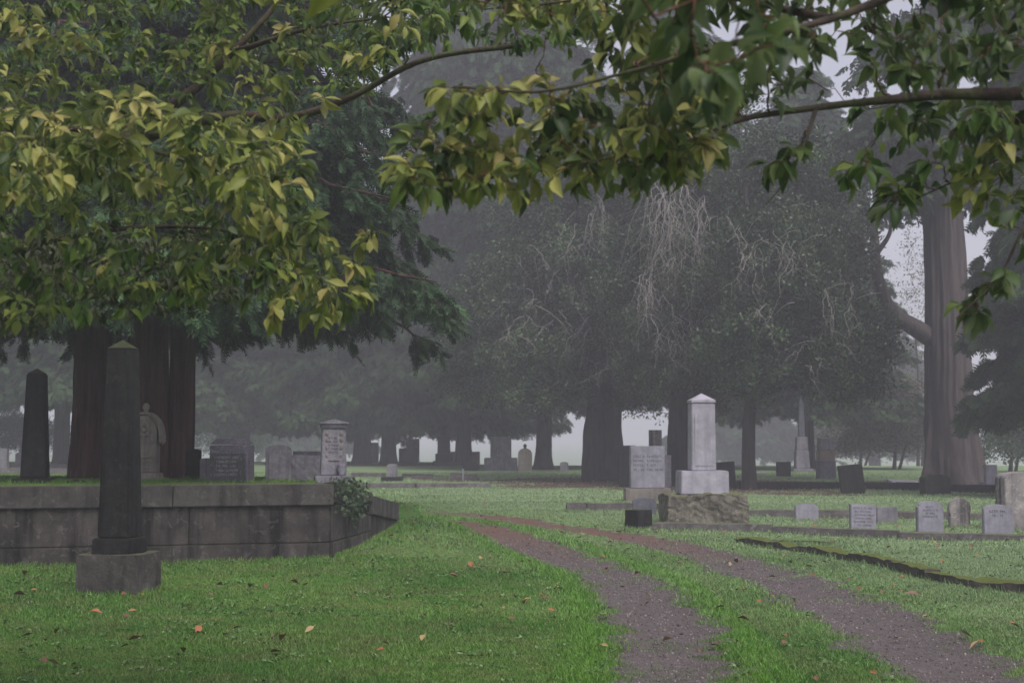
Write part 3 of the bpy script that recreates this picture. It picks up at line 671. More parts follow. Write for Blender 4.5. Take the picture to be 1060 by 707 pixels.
# foggy obelisk monument
Yf = 62.0; k = F / Yf; z_ = lambda py: EYE + Yf * ray(830, py)[2] / ray(830, py)[1]
e = empty('monument', (P(830, 490, Yf)[0], Yf, 0), 'tall grey stepped obelisk monument in the fog under hanging conifer branches', 'monument')
for nm, w0, a, b_, tp in (('base', 21, 495, 485, 1), ('plinth', 14.5, 485, 466, .9), ('pedestal', 12, 466, 452, .9)):
    bm = bmesh.new(); blk(bm, w0 / k, w0 / k * .9, z_(b_) - z_(a) - .004, z_(a), (tp, tp), .02); link(nm, bm_mesh(nm, bm), M['grey'], e)
bm = bmesh.new(); blk(bm, 6.4 / k, 6.4 / k, z_(418) - z_(452), z_(452), (.72, .72), .02); pyr(bm, 4.5 / k, 4.5 / k, .3, z_(418) + .002); link('shaft', bm_mesh('shaft', bm), M['blue'], e)
slab('headstone', 'dark square headstone in the fog left of the stepped obelisk monument', 'headstone', (811, 493, 804.5, 818, 478), 'flat', M['granite_dark'], .4)
loc, w, h = place(855, 495, 846.5, 863.5, 452)
e = empty('monument', loc, 'tall rectangular monument in the fog with a warm tan upper panel', 'monument')
bm = bmesh.new(); blk(bm, w, .7, h * .46, -.05, bev=.02); link('base', bm_mesh('base', bm), M['blue'], e)
bm = bmesh.new(); blk(bm, w * .95, .6, h * .26, h * .41 + .003, bev=.02); link('panel', bm_mesh('panel', bm), M['brick'], e)
bm = bmesh.new(); blk(bm, w * .9, .6, h * .3, h * .67 + .006, (.9, .9), bev=.02); link('top', bm_mesh('top', bm), M['grey'], e)
loc, w, h = place(786, 492, 780, 792, 489); e = bmesh.new(); blk(e, w, .5, .12, 0, bev=.02)
o = link('ledger_slab', bm_mesh('ledger_slab', e), M['marble']); o.location = loc; tag(o, 'small flat white slab in the fog just right of the thin dark trunk', 'slab')

# ------------------------------------------------------------------ kerbs
def kerb(label, pts, w, h, mat, jit=.01, piece=1.6, name='grave_kerb', seed=0):
    pts = [np.array(p[:2]) for p in pts]; bm = bmesh.new(); rng = random.Random(seed)
    for a, b_ in zip(pts[:-1], pts[1:]):
        L = np.linalg.norm(b_ - a); n = max(1, round(L / piece)); e = (b_ - a) / L; ang = math.atan2(e[1], e[0])
        for i in range(n):
            s0, s1 = L * i / n + .008, L * (i + 1) / n - .008; c = a + e * (s0 + s1) / 2
            tmp = bmesh.new(); blk(tmp, s1 - s0, w * rng.uniform(.9, 1.08), h * rng.uniform(.85, 1.1) + .1, -.1, (.995, .88), cuts=1, jit=0)
            bmesh.ops.bisect_plane
            for j in range(3 if jit > .04 else 2): bmesh.ops.subdivide_edges(tmp, edges=[x for x in tmp.edges if x.calc_length() > (.10 if jit > .04 else .22)], cuts=1, use_grid_fill=True)
            mt = Matrix.Translation((c[0], c[1], float(H(c[0], c[1])) + rng.uniform(-.012, .012))) @ Matrix.Rotation(ang + rng.uniform(-.012, .012), 4, 'Z') @ Matrix.Rotation(rng.uniform(-.02, .02), 4, 'X')
            bmesh.ops.transform(tmp, matrix=mt, verts=tmp.verts)
            for v in tmp.verts: v.co += (mnoise.noise_vector(v.co * 2.1) * .7 + mnoise.noise_vector(v.co * 6.5) * .5) * jit
            me = bpy.data.meshes.new('t'); tmp.to_mesh(me); tmp.free(); bm.from_mesh(me); bpy.data.meshes.remove(me)
    o = link(name, bm_mesh(name, bm), mat); return tag(o, label, 'kerb')
kerb('long low dark kerb crossing the grass right behind the wall corner', [G(350, 505), G(430, 505), G(508, 504.5)], .3, .14, M['kerb'], .03)
kerb('low kerb running from the corner stone to behind the blue-grey headstone', [G(606, 529), G(646, 528.5), G(700, 529)], .25, .16, M['kerb'], .02)
kerb('long pale-topped kerb running right from the marble monument past the headstones', [G(675, 549), G(800, 551), G(930, 556), G(1085, 560)], .26, .12, M['kerb'], .022)
kerb('low worn kerb behind the small grey headstones on the right', [G(765, 533.5), G(880, 534.5), G(985, 537), G(1090, 540)], .3, .13, M['kerb'], .03)
kerb('long dark far kerb running from the thin trunk past the leaning dark stone', [G(762, 505.5), G(870, 506), G(985, 508), G(1085, 511)], .35, .2, M['granite_dark'], .03)
kerb('mossy diagonal stone kerb sunk in the grass at the right of the drive', [G(768, 561), G(850, 573.5), G(930, 589), G(1010, 606), G(1100, 617)], .26, .09, M['mossy'], .055, 1.1)
kerb('short dark kerb fragment in the grass just behind the mossy diagonal kerb', [G(800, 561), G(862, 563)], .2, .05, M['mossy'], .045)
kerb('thin far kerb seen left of the cedar trunks in the fog', [P(-20, 488, 60) * [1, 1, 0], P(110, 488, 60) * [1, 1, 0]], .3, .2, M['kerb'], .03)
kerb('second farther kerb behind the dark plot obelisk', [P(-20, 484, 69) * [1, 1, 0], P(75, 484, 69) * [1, 1, 0]], .3, .2, M['kerb'], .03)
kerb('short far kerb in the fog left of the small grey tablet', [G(365, 493), G(398, 493.5)], .3, .16, M['kerb'], .03)
kerb('short far kerb in the fog right of the small grey tablet', [G(418, 493.5), G(447, 494)], .3, .12, M['kerb'], .03)

# ------------------------------------------------------------------ tubes and trees
def tubes(lines, seg=6):
    """lines: list of (pts (n,3), radii (n,)) -> V, Q"""
    VV, QQ, off = [], [], 0
    ang = np.arange(seg) * 2 * PI / seg; ca, sa = np.cos(ang), np.sin(ang)
    for p, r in lines:
        p = np.asarray(p, float); n = len(p)
        if n < 2: continue
        t = unit(np.gradient(p, axis=0)); ref = np.array([0, 0, 1.0]) if abs(t[0][2]) < .9 else np.array([1.0, 0, 0])
        u = unit(np.cross(t, ref)); w = np.cross(t, u)
        ring = p[:, None] + (u[:, None] * ca[None, :, None] + w[:, None] * sa[None, :, None]) * np.asarray(r)[:, None, None]
        VV.append(ring.reshape(-1, 3))
        i = np.arange((n - 1) * seg).reshape(n - 1, seg); j = np.roll(i, -1, 1)
        QQ.append(np.stack([i, j, j + seg, i + seg], -1).reshape(-1, 4) + off); off += n * seg
    return np.concatenate(VV), np.concatenate(QQ)
def spline(pts, n=8):
    pts = np.asarray(pts, float)
    if len(pts) == 2: return pts[0] + (pts[1] - pts[0]) * np.linspace(0, 1, n)[:, None]
    P0 = np.vstack([2 * pts[0] - pts[1], pts, 2 * pts[-1] - pts[-2]]); o = []
    for i in range(len(pts) - 1):
        a, b_, c, d = P0[i:i + 4]; t = np.linspace(0, 1, n, endpoint=False)[:, None]
        o.append(.5 * (2 * b_ + (c - a) * t + (2 * a - 5 * b_ + 4 * c - d) * t ** 2 + (3 * b_ - a - 3 * c + d) * t ** 3))
    return np.vstack(o + [pts[-1:]])
def trunk_mesh(pts, radii, flutes=9, amp=.09, flare=1.6, seg=56, rough=.03, seed=0, flare_h=1.0):
    pts = spline(pts, 10); n = len(pts); r = np.interp(np.linspace(0, 1, n), np.linspace(0, 1, len(radii)), radii)
    th = np.arange(seg) * 2 * PI / seg; rg = np.random.default_rng(seed); ph = rg.uniform(0, 6.28, 6)
    z = pts[:, 2] - pts[0, 2]; fl = np.exp(-z / flare_h)
    wp = .8 * np.sin(1.1 * z[:, None] + 2 * th[None] + ph[5]) + .5 * np.sin(2.9 * z[:, None] + th[None] + ph[4]); am = .6 + .5 * np.sin(3 * th[None] + .9 * z[:, None] + ph[2]); amp = amp * am
    prof = 1 + amp * np.sin(flutes * th[None] + ph[0] + wp + .25 * z[:, None]) * .6 + amp * np.sin((flutes * 2 + 1) * th[None] + ph[1] + 1.4 * wp - .4 * z[:, None]) * .5
    prof += rough * np.sin(5 * th[None] + 3.1 * z[:, None] + ph[3]) * np.sin(2.3 * z[:, None] + ph[4])
    prof += (flare - 1) * fl[:, None] * (1 + .45 * np.sin(5 * th[None] + ph[2]) + .2 * np.sin(9 * th[None] + ph[5]))
    rr = r[:, None] * prof
    V = np.stack([pts[:, 0:1] + rr * np.cos(th), pts[:, 1:2] + rr * np.sin(th), np.repeat(pts[:, 2:3], seg, 1)], -1).reshape(-1, 3)
    i = np.arange((n - 1) * seg).reshape(n - 1, seg); j = (i // seg) * seg + (i + 1) % seg
    return V, np.stack([i, j, j + seg, i + seg], -1).reshape(-1, 4)

def diamond(L, W, at=(0, 0, 0), ang=0.0, bend=0.0):
    c, s = math.cos(ang), math.sin(ang)
    p = np.array([[0, 0, 0], [W / 2, L * .45, bend * .3], [0, L, bend], [-W / 2, L * .45, bend * .3]])
    q = p.copy(); q[:, 0] = p[:, 0] * c + p[:, 1] * s; q[:, 1] = -p[:, 0] * s + p[:, 1] * c
    return q + np.array(at)
def frond(npairs, ll, lw, ang=.75, droop=-.25):
    V = [diamond(1.0, lw * .8, bend=droop)]; 
    for i in range(npairs):
        f = .12 + .8 * i / npairs; l = ll * (1 - f * .65)
        for s in (-1, 1): V.append(diamond(l, lw, (0, f, droop * f * f), s * ang, bend=-.06 - .05 * (i % 3)))
    V = np.concatenate(V); return V, np.arange(len(V)).reshape(-1, 4)
def clump(nl, L, W, seed):
    rg = np.random.default_rng(seed); d = rand_dirs(nl, rg); p = rand_dirs(nl, rg) * (rg.random(nl) ** .4)[:, None]
    T = diamond(1, W / L) ; V, Q = scatter(T, np.array([[0, 1, 2, 3]]), p, frames(unit(d + p * .8 + [0, 0, -.25]), rand_dirs(nl, rg)), np.full(nl, L) * rg.uniform(.7, 1.2, nl))
    return V, Q

def conifer(name, base, height, c0, rad, nb, droop, sprays, frond_T, seed, trunk_r, bark_m, leaf_m, label, group=None, trunks=None, flare=1.5, spread=(0, 2 * PI), sub=9, size=(.5, .9), prof_pow=.75, lean=(0, 0), hang=.9, twigs=True):
    rg = np.random.default_rng(seed)
    e = empty(name, base, label, 'tree', group)
    stems = trunks or [((0, 0), trunk_r)]
    parts = []
    for i, ((dx, dy), r) in enumerate(stems):
        pts = [(dx, dy, -.3), (dx, dy, height * .12), (dx * .9 + lean[0] * .5, dy * .9, height * .45), (dx * .7 + lean[0], dy * .7, height)]
        parts.append(trunk_mesh(pts, [r, r * .92, r * .55, .03], 8, .12, flare, 64, seed=seed + i, flare_h=.6 * r * 2))
    V, Q = join(parts); link('trunk', np_mesh('trunk', V, Q), bark_m, e, True)
    lines, sp, sd = [], [], []
    ht = c0 + (height - c0) * np.sort(rg.random(nb)) ** 1.15
    for i in range(nb):
        h = ht[i]; f = (h - c0) / (height - c0)
        az = spread[0] + (spread[1] - spread[0]) * ((i * .381966 + rg.random() * .12) % 1.0)
        Lb = rad * (1 - f) ** prof_pow * rg.uniform(.65, 1.1) + .3
        (dx, dy), r = stems[i % len(stems)]
        d = np.array([math.cos(az), math.sin(az), 0]); s = np.linspace(0, 1, 9)
        zc = .10 * Lb * s - droop * Lb * s ** 1.8 + .12 * Lb * np.maximum(0, s - .75)
        p = np.array([dx * .9, dy * .9, h]) + d * (s * Lb)[:, None]; p[:, 2] += zc
        p += rg.normal(size=p.shape) * .03 * Lb * s[:, None]
        lines.append((p, .018 * Lb * (1 - s) ** .8 + .008))
        side = np.array([-d[1], d[0], 0])
        for k in range(sub):
            u = .18 + .82 * (k + rg.random()) / sub; q0 = p[0] * 0 + np.array([np.interp(u, s, p[:, c]) for c in range(3)])
            for sg in (-1, 1):
                l = Lb * .34 * (1.15 - u) * rg.uniform(.6, 1.3) + .15
                dd = unit(d * rg.uniform(.4, .9) + side * sg + np.array([0, 0, -.15 - .3 * rg.random()]))
                tt = np.linspace(0, 1, 5)[:, None]; q = q0 + dd * l * tt; q[:, 2] -= (tt[:, 0] ** 2) * l * .35
                if twigs: lines.append((q, .006 * l * (1 - tt[:, 0]) + .004))
                m_ = max(1, int(sprays * l)); a = rg.random(m_) ** .7
                pos = q0 + dd * l * a[:, None]; pos[:, 2] -= a ** 2 * l * .35
                pos += rg.normal(size=pos.shape) * .05 * l
                sp.append(pos); sd.append(dd * .5 + d * .25 + rg.normal(size=pos.shape) * .35 + np.array([0, 0, -hang]))
    sp = np.concatenate(sp); sd = unit(np.concatenate(sd)); n = len(sp)
    if lines: V, Q = tubes(lines, 4); link('branches', np_mesh('branches', V, Q), bark_m, e)
    nrm = unit(np.cross(sd, rand_dirs(n, rg)) + .4 * rand_dirs(n, rg))
    V, Q = scatter(frond_T[0], frond_T[1], sp, frames(sd, nrm), rg.uniform(size[0], size[1], n))
    pr = .5 * wav(sp[:, 0], sp[:, 1] + sp[:, 2], 1.1, seed) * .4 + .5 + rg.normal(size=n) * .14
    link('crown', np_mesh('crown', V, Q, {'rnd': np.repeat(np.clip(pr, 0, 1), len(frond_T[0]))}), leaf_m, e)
    return e
def copy_tree(src, loc, rz, sc, label):
    c = src.copy(); COL.objects.link(c); c.location = loc; c.rotation_euler.z = rz; c.scale = (sc[0], sc[0], sc[1]); c['label'] = label
    for ch in list(src.children):
        d = ch.copy(); COL.objects.link(d); d.parent = c
    return c

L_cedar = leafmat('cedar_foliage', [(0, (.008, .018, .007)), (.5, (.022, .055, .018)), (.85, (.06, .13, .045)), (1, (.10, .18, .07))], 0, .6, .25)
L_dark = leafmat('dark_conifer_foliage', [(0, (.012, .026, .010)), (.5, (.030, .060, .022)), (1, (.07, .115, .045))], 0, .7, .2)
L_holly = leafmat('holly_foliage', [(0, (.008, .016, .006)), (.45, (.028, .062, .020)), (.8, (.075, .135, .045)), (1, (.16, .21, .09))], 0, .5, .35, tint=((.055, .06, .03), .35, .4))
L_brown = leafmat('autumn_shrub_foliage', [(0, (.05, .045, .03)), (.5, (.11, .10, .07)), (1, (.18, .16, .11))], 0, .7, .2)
FR_near = frond(5, .42, .10); FR_mid = frond(4, .5, .13); FR_far = frond(3, .55, .22)

# cedars on the raised plot
conifer('cedar_tree', (P(95, 480, 21.8)[0], 21.8, .85), 13.5, 3.1, 3.4, 150, .34, 50, FR_near, 11, .31, M['bark_cedar'], L_cedar,
        'dark cedar with a single reddish trunk just behind the front obelisk', 'cedars on the raised plot', flare=1.25, sub=10, size=(.14, .32))
conifer('cedar_tree', (P(168, 480, 21.6)[0], 21.6, .85), 14.5, 3.45, 4.35, 250, .38, 50, FR_near, 12, .27, M['bark_cedar'], L_cedar,
        'large dark cedar with two reddish trunks behind the carved headstone', 'cedars on the raised plot', trunks=[((-.24, 0), .33), ((.25, .12), .20)], flare=1.2, sub=11, size=(.14, .34))

# far conifers: one built, the rest copies
far_spots = [
    (375, 77, 1.0, 1.0, 'foggy dark conifer with the left trunk of the far pair'),
    (402, 79, .9, .85, 'foggy dark conifer with the right trunk of the far pair'),
    (250, 84, 1.1, .78, 'foggy conifer standing far off left of the far trunk pair'),
    (310, 150, 1.3, 1.2, 'very faint conifer shape in the farthest fog left of the capped monument'),
    (765, 150, 1.4, 1.1, 'very faint conifer shape in the farthest fog behind the white marble monument'),
    (905, 135, 1.3, 1.1, 'very faint conifer shape in the farthest fog behind the brown shrubs'),
    (480, 88, 1.1, .95, 'foggy conifer standing behind the dark stepped monument'),
]
far0 = None
def far_loc(px, Y): return (P(px, 460, Y)[0], Y, float(H(P(px, 460, Y)[0], Y)) )
for i, (px, Y, sw, sh, lab) in enumerate(far_spots):
    if far0 is None:
        far0 = conifer('conifer_tree', far_loc(px, Y), 15, 3.7, 6.5, 140, .32, 17, FR_mid, 21, .45, M['bark_dark'], L_dark, lab, 'foggy conifers beyond the drive', sub=9, size=(.35, .7), prof_pow=.45, twigs=False)
    else: copy_tree(far0, far_loc(px, Y), i * 1.9, (sw, sh), lab)
tall0 = None
tall = [
    (563, 66, 1.0, 1.0, 'tall foggy conifer whose pale grey trunk stands right of the pointed tan headstone'),
    (700, 72, 1.1, .9, 'tall foggy conifer rising behind the twin-trunked holly'),
    (836, 66, .9, .70, 'tall foggy conifer hanging over the stepped obelisk monument'),
    (64, 70, 1.1, .95, 'tall foggy conifer with flared trunk seen between obelisk and cedar'),
    (480, 74, 1.0, 1.2, 'tall foggy conifer behind the right edge of the cedars'),
    (-40, 82, 1.2, 1.0, 'tall faint conifer at the far left'),
]
for i, (px, Y, sw, sh, lab) in enumerate(tall):
    if tall0 is None:
        tall0 = conifer('conifer_tree', far_loc(px, Y), 27, 4.6, 5.6, 210, .38, 15, FR_mid, 31, .36, M['bark_dark'], L_dark, lab, 'tall foggy conifers in the background', sub=9, size=(.35, .7), prof_pow=.5, flare=1.8, twigs=False)
    else: copy_tree(tall0, far_loc(px, Y), i * 2.3, (sw, sh), lab)
# conifer at the right edge, nearer
conifer('conifer_tree', (P(1158, 460, 36)[0], 36, 0), 19, 2.9, 3.2, 420, .40, 60, FR_mid, 41, .35, M['bark_cedar'], L_dark,
        'green hanging conifer filling the right edge beside the redwood', sub=10, size=(.24, .52), prof_pow=.25)

# giant redwood
rx = P(985, 460, 47)[0]
e = empty('redwood_tree', (rx, 47, 0), 'giant redwood trunk with a bent side limb behind the dark rounded headstone', 'tree')
V, Q = trunk_mesh([(.1, 0, -.3), (0, 0, 2), (-.10, 0, 7), (-.2, 0, 14), (-.2, 0, 28)], [.88, .76, .66, .50, .13], 12, .11, 1.28, 96, .05, 5, 1.2)
link('trunk', np_mesh('trunk', V, Q), M['bark_red'], e, True)
limb = [P(968, 352, 47), P(945, 338, 46.7), P(922, 322, 46.4), P(908, 285, 46.2), P(905, 245, 46.0), P(898, 215, 46.0)]
limb = [p - np.array([rx, 47, 0]) for p in limb]
sl = spline(limb, 8); V, Q = tubes([(sl, np.linspace(.34, .09, len(sl)))] + [(spline([sl[28] , sl[28] + [.5, 0, .8], sl[28] + [.4, .1, 1.7]], 6), np.linspace(.1, .03, 13))], 12)
link('limb', np_mesh('limb', V, Q), M['bark_red'], e, True)
rg = np.random.default_rng(77); lines, sp = [], []
for i in range(60):
    h = rg.uniform(9.5, 27); az = rg.random() * 2 * PI; Lb = rg.uniform(1.6, 4.2) * (1 - .5 * (h - 9) / 18)
    d = np.array([math.cos(az), math.sin(az), 0]); s = np.linspace(0, 1, 8); p = np.array([-.2, 0, h]) + d * (s * Lb)[:, None]; p[:, 2] -= .5 * Lb * s ** 2
    lines.append((p, .03 * Lb * (1 - s) + .01)); m_ = int(60 * Lb); u = rg.uniform(.3, 1, m_)
    q = np.stack([np.interp(u, s, p[:, c]) for c in range(3)], -1) + rg.normal(size=(m_, 3)) * [.35, .35, .2]; sp.append(q)
V, Q = tubes(lines, 4); link('branches', np_mesh('branches', V, Q), M['bark_red'], e)
sp = np.concatenate(sp); n = len(sp)
V, Q = scatter(*[FR_far[0], FR_far[1]], sp, frames(rand_dirs(n, rg) * .6 + [0, 0, -.8], rand_dirs(n, rg)), rg.uniform(.35, .7, n))
link('crown', np_mesh('crown', V, Q, {'rnd': np.repeat(rg.random(n), len(FR_far[0]))}), L_dark, e)

# growing a branch skeleton towards targets
def grow(limbs, targets, rng, jit=.12, sag=.0, seg=6, rtip=.003, rpow=.45, out=.35):
    """limbs: list of (pts, r0, r1). returns lines for tubes, and per target its path"""
    nodes = []; rad = []; dirs = []
    lines = []
    for pts, r0, r1 in limbs:
        s = spline(pts, 8); r = r1 + (r0 - r1) * (1 - np.linspace(0, 1, len(s))) ** 2.2; lines.append((s, r)); nodes.append(s); rad.append(r); dirs.append(unit(np.gradient(s, axis=0)))
    nodes = np.concatenate(nodes); rad = np.concatenate(rad); dirs = np.concatenate(dirs)
    N = len(nodes); cap = N + len(targets) * seg
    nd = np.empty((cap, 3)); nd[:N] = nodes; rd = np.empty(cap); rd[:N] = rad; dr = np.empty((cap, 3)); dr[:N] = dirs
    d0 = np.min(np.linalg.norm(targets[:, None] - nodes[None, ::4], axis=2), axis=1)
    paths = []
    for ti in np.argsort(d0):
        T = targets[ti]; dd = np.linalg.norm(nd[:N] - T, axis=1)
        back = np.einsum('ij,ij->i', unit(T - nd[:N]), dr[:N])
        j = np.argmin(dd * (1.25 - .3 * back)); L = dd[j]
        a = nd[j]; m0 = dr[j] * L * .7 + np.array([0, 0, .2 * L])
        s = np.linspace(0, 1, seg + 1)[:, None]; m1 = (T - a) * .9 + np.array([0, 0, -sag * L])
        h = (2 * s ** 3 - 3 * s ** 2 + 1) * a + (s ** 3 - 2 * s ** 2 + s) * m0 + (-2 * s ** 3 + 3 * s ** 2) * T + (s ** 3 - s ** 2) * m1
        h[1:-1] += rng.normal(size=(seg - 1, 3)) * jit * L * .25
        r0 = min(rd[j] * .75, rtip + .012 * L ** .8); r = rtip + (r0 - rtip) * (1 - s[:, 0]) ** .8
        lines.append((h, r)); paths.append(h)
        nd[N:N + seg] = h[1:]; rd[N:N + seg] = r[1:]; dr[N:N + seg] = unit(np.gradient(h, axis=0))[1:]; N += seg
    return lines, paths

# ------------------------------------------------------------------ the hollies with dead twigs
def holly(px0, Y, trunks, lobes, zmin, ncl, seed, label, dead=(), nleaf=34, lab_group='dense evergreens in the middle', top=9.0, cl_r=.47):
    rg = np.random.default_rng(seed); bx = P(px0, 460, Y)[0]; base = np.array([bx, Y, 0])
    e = empty('evergreen_tree', base, label, 'tree', lab_group)
    parts = []; limbs = []
    for (px, r, yo) in trunks:
        dx = P(px, 460, Y)[0] - bx
        pts = [(dx, yo, -.3), (dx, yo, 1.5), (dx + .1, yo, 4.0), (dx * .8, yo, top)]
        parts.append(trunk_mesh(pts, [r, r * .93, r * .75, .05], 6, .09, 1.14 if r > .3 else 1.3, 44, .03, seed, .55 + r * .5))
        limbs.append(([np.array(q, float) for q in pts[1:]], r * .5, .05))
    V, Q = join(parts); link('trunk', np_mesh('trunk', V, Q), M['bark_dark'], e, True)
    C = []
    vol = np.array([l[2] ** 2 for l in lobes]); vol = vol / vol.sum()
    for (cx, cy, rp, yo), w in zip(lobes, vol):
        c = P(cx, cy, Y + yo) - base; r = rp / ppm(Y + yo); n = int(ncl * w * 1.3)
        d = rand_dirs(n, rg); q = c + d * (r * (rg.random(n) ** .30))[:, None] * [1, 1.0, .92]
        C.append(q)
    C = np.concatenate(C); z0 = zmin + .35 * wav(C[:, 0], C[:, 1], 1.3, seed)
    C = C[C[:, 2] > z0]; C = C[rg.permutation(len(C))][:ncl]
    lines, paths = grow(limbs, C[:len(C) // 2], rg, .25, .1, 6, .006)
    V, Q = tubes(lines[len(limbs):], 4); link('branches', np_mesh('branches', V, Q), M['bark_dark'], e)
    # leaf sprigs gathered round each centre, heavier below
    n = len(C) * nleaf; ci = np.repeat(np.arange(len(C)), nleaf)
    cr = cl_r * rg.uniform(.6, 1.3, len(C))
    od = unit((C - C.mean(0)) * [1, 1, .2] + [0, 0, -.9] + .8 * rand_dirs(len(C), rg))      # each bough hangs outwards and down
    pos = C[ci] + rand_dirs(n, rg) * (cr[ci] * rg.random(n) ** .6)[:, None] * .62 + od[ci] * (cr[ci] * rg.uniform(-1.1, 1.1, n))[:, None]
    T = clump(5, .62, .32, seed)
    V, Q = scatter(T[0], T[1], pos, frames(rand_dirs(n, rg) + [0, 0, -.9], rand_dirs(n, rg)), rg.uniform(.12, .24, n))
    cb = rg.random(len(C)); pr = np.clip(.08 + .62 * cb[ci] ** 1.3 + .16 * rg.normal(size=n), 0, 1)
    link('crown', np_mesh('crown', V, Q, {'rnd': np.repeat(pr, len(T[0]))}), L_holly, e)
    if dead:
        dl = []
        for (x, y, yo, n_, hpx, spx, r_) in dead:
            o = P(x, y, Y + yo) - base; k = ppm(Y + yo)
            ax_ = rg.normal(); s3 = np.linspace(0, 1, 9); par = np.stack([o[0] * (1 - (1 - s3) * .35) + rg.normal() * .2 + (s3 - .5) * spx * 1.6 / k, o[1] * s3 + 1.2 * (1 - s3), o[2] - 1.3 * (1 - s3) ** 1.5 + .35 * np.sin(s3 * 2.6)], -1)
            dl.append((par, np.linspace(r_ * 1.7, r_ * .5, 9)))
            for i in range(n_):
                L = hpx / k * rg.uniform(.5, 1.1); sx = rg.normal() * spx / k
                s = np.linspace(0, 1, 11); p = np.stack([o[0] + rg.normal() * spx * .7 / k + sx * s ** .8, o[1] - .3 * s + rg.normal() * .3 + .45, o[2] + rg.normal() * .35 + .1 * s - L * s ** 1.2], -1)
                p[1:] += np.cumsum(rg.normal(size=(10, 3)) * [.045, .04, .03] * L ** .6, axis=0)
                r_i = r_ * rg.uniform(.25, .62); dl.append((p, np.linspace(r_i, .2 * r_i, 11)))
                for b2 in range(3):
                    j = rg.integers(3, 9); l2 = L * rg.uniform(.15, .35); s2 = np.linspace(0, 1, 6)
                    q = p[j] + np.stack([rg.normal() * l2 * .8 * s2, rg.normal() * l2 * .3 * s2, -l2 * s2 ** 1.5 + .1 * l2 * s2], -1)
                    q[1:] += np.cumsum(rg.normal(size=(5, 3)) * .02, axis=0); dl.append((q, np.linspace(r_i * .5, .15 * r_i, 6)))
        V, Q = tubes(dl, 4); link('dead_branches', np_mesh('dead_branches', V, Q), M['dead'], e)
    return e
holly(625, 50, [(624, .72, 0)], [(560, 320, 88, 0), (505, 335, 62, 1), (640, 300, 95, 0), (600, 250, 80, 1), (560, 380, 50, -2), (650, 370, 60, -1), (495, 380, 38, 1), (620, 165, 80, 2), (560, 215, 60, 2)], 2.5, 1250, 51,
      'broad dark evergreen on a thick black trunk left of the inscribed headstone',
      dead=[(617, 205, -4.0, 9, 62, 6, .022), (600, 232, -4.0, 6, 60, 10, .018), (545, 318, -4.0, 7, 40, 34, .018), (560, 330, -3.8, 8, 45, 30, .015), (625, 330, -4.4, 8, 60, 22, .014), (640, 370, -4.4, 6, 40, 14, .014), (580, 260, -4.2, 5, 60, 22, .013), (530, 270, -3.6, 4, 50, 14, .013), (610, 290, -4.4, 5, 60, 12, .013)])
holly(706, 46, [(702, .36, 0), (730, .42, 1.0)], [(700, 300, 90, 0), (745, 320, 80, 0), (715, 240, 85, 1), (690, 370, 52, -1), (740, 375, 50, -1), (760, 250, 70, 1), (715, 150, 85, 2)], 2.6, 1150, 52,
      'dark evergreen on twin trunks directly behind the white marble monument',
      dead=[(690, 200, -4.3, 24, 120, 16, .024), (700, 190, -4.2, 14, 90, 18, .02), (668, 290, -4.3, 16, 75, 16, .018), (730, 215, -4.2, 8, 110, 12, .018), (700, 340, -4.3, 8, 50, 12, .014), (745, 230, -4.2, 6, 90, 14, .015), (715, 260, -4.4, 6, 110, 20, .014), (735, 330, -4.2, 6, 50, 14, .013), (680, 340, -4.2, 6, 45, 16, .013)])
holly(775, 42, [(775, .20, 0)], [(830, 330, 78, 0), (864, 352, 55, -1), (800, 280, 78, 0), (832, 262, 60, 1), (882, 344, 42, -1), (780, 360, 52, -1), (850, 262, 40, 1), (880, 385, 36, -1), (815, 195, 70, 2)], 2.55, 1100, 53,
      'dark evergreen on one thin trunk with its crown spreading right towards the redwood',
      dead=[(790, 255, -3.9, 9, 60, 14, .017), (812, 245, -3.8, 7, 60, 16, .015), (798, 320, -3.9, 5, 35, 10, .02), (868, 300, -3.6, 8, 50, 14, .016), (850, 360, -3.4, 7, 40, 16, .014), (890, 310, -3, 4, 50, 10, .016), (770, 230, -3.6, 6, 50, 10, .014), (830, 250, -3.9, 4, 80, 14, .013)])

# pale shrubs and thin trees in the fog
def shrub(px, Y, wpx, topy, seed, label, mat, name='shrub', cat='shrub', n=5000, lobes=8):
    rg = np.random.default_rng(seed); base = np.array(far_loc(px, Y)); k = ppm(Y); h = (450 - topy) / k + 1.6 - base[2]; w = wpx / k
    e = empty(name, base, label, cat)
    tg = np.stack([rg.normal(size=70) * w * .28, rg.normal(size=70) * w * .22, h * (.25 + .7 * rg.random(70))], -1)
    tg[:, :2] *= np.sqrt(np.clip(1.15 - tg[:, 2:3] / h, .05, 1)) * 1.3
    lines, paths = grow([([np.array([0, 0, -.2]), np.array([.1, 0, h * .3]), np.array([0, 0, h * .55])], .12, .05), ([np.array([.2, 0, -.2]), np.array([w * .15, 0, h * .3]), np.array([w * .2, .2, h * .5])], .09, .04)], tg, rg, .2, .1, 6, .008)
    V, Q = tubes(lines, 5); link('stems', np_mesh('stems', V, Q), M['bark_dark'], e)
    ci = rg.integers(0, 70, n); pos = tg[ci] + rg.normal(size=(n, 3)) * [w * .09, w * .09, h * .06]
    T = clump(4, .6, .35, seed); V, Q = scatter(T[0], T[1], pos, frames(rand_dirs(n, rg), rand_dirs(n, rg)), rg.uniform(.12, .28, n))
    link('foliage', np_mesh('foliage', V, Q, {'rnd': np.repeat(rg.random(n), len(T[0]))}), mat, e)
shrub(925, 66, 90, 395, 61, 'pale brown leafy shrub in the fog left of the redwood trunk', L_brown)
shrub(890, 78, 80, 410, 62, 'faint brown shrub in the fog behind the leaning dark stone', L_brown)
shrub(1045, 62, 70, 410, 63, 'grey green shrub in the fog right of the redwood trunk', L_dark)
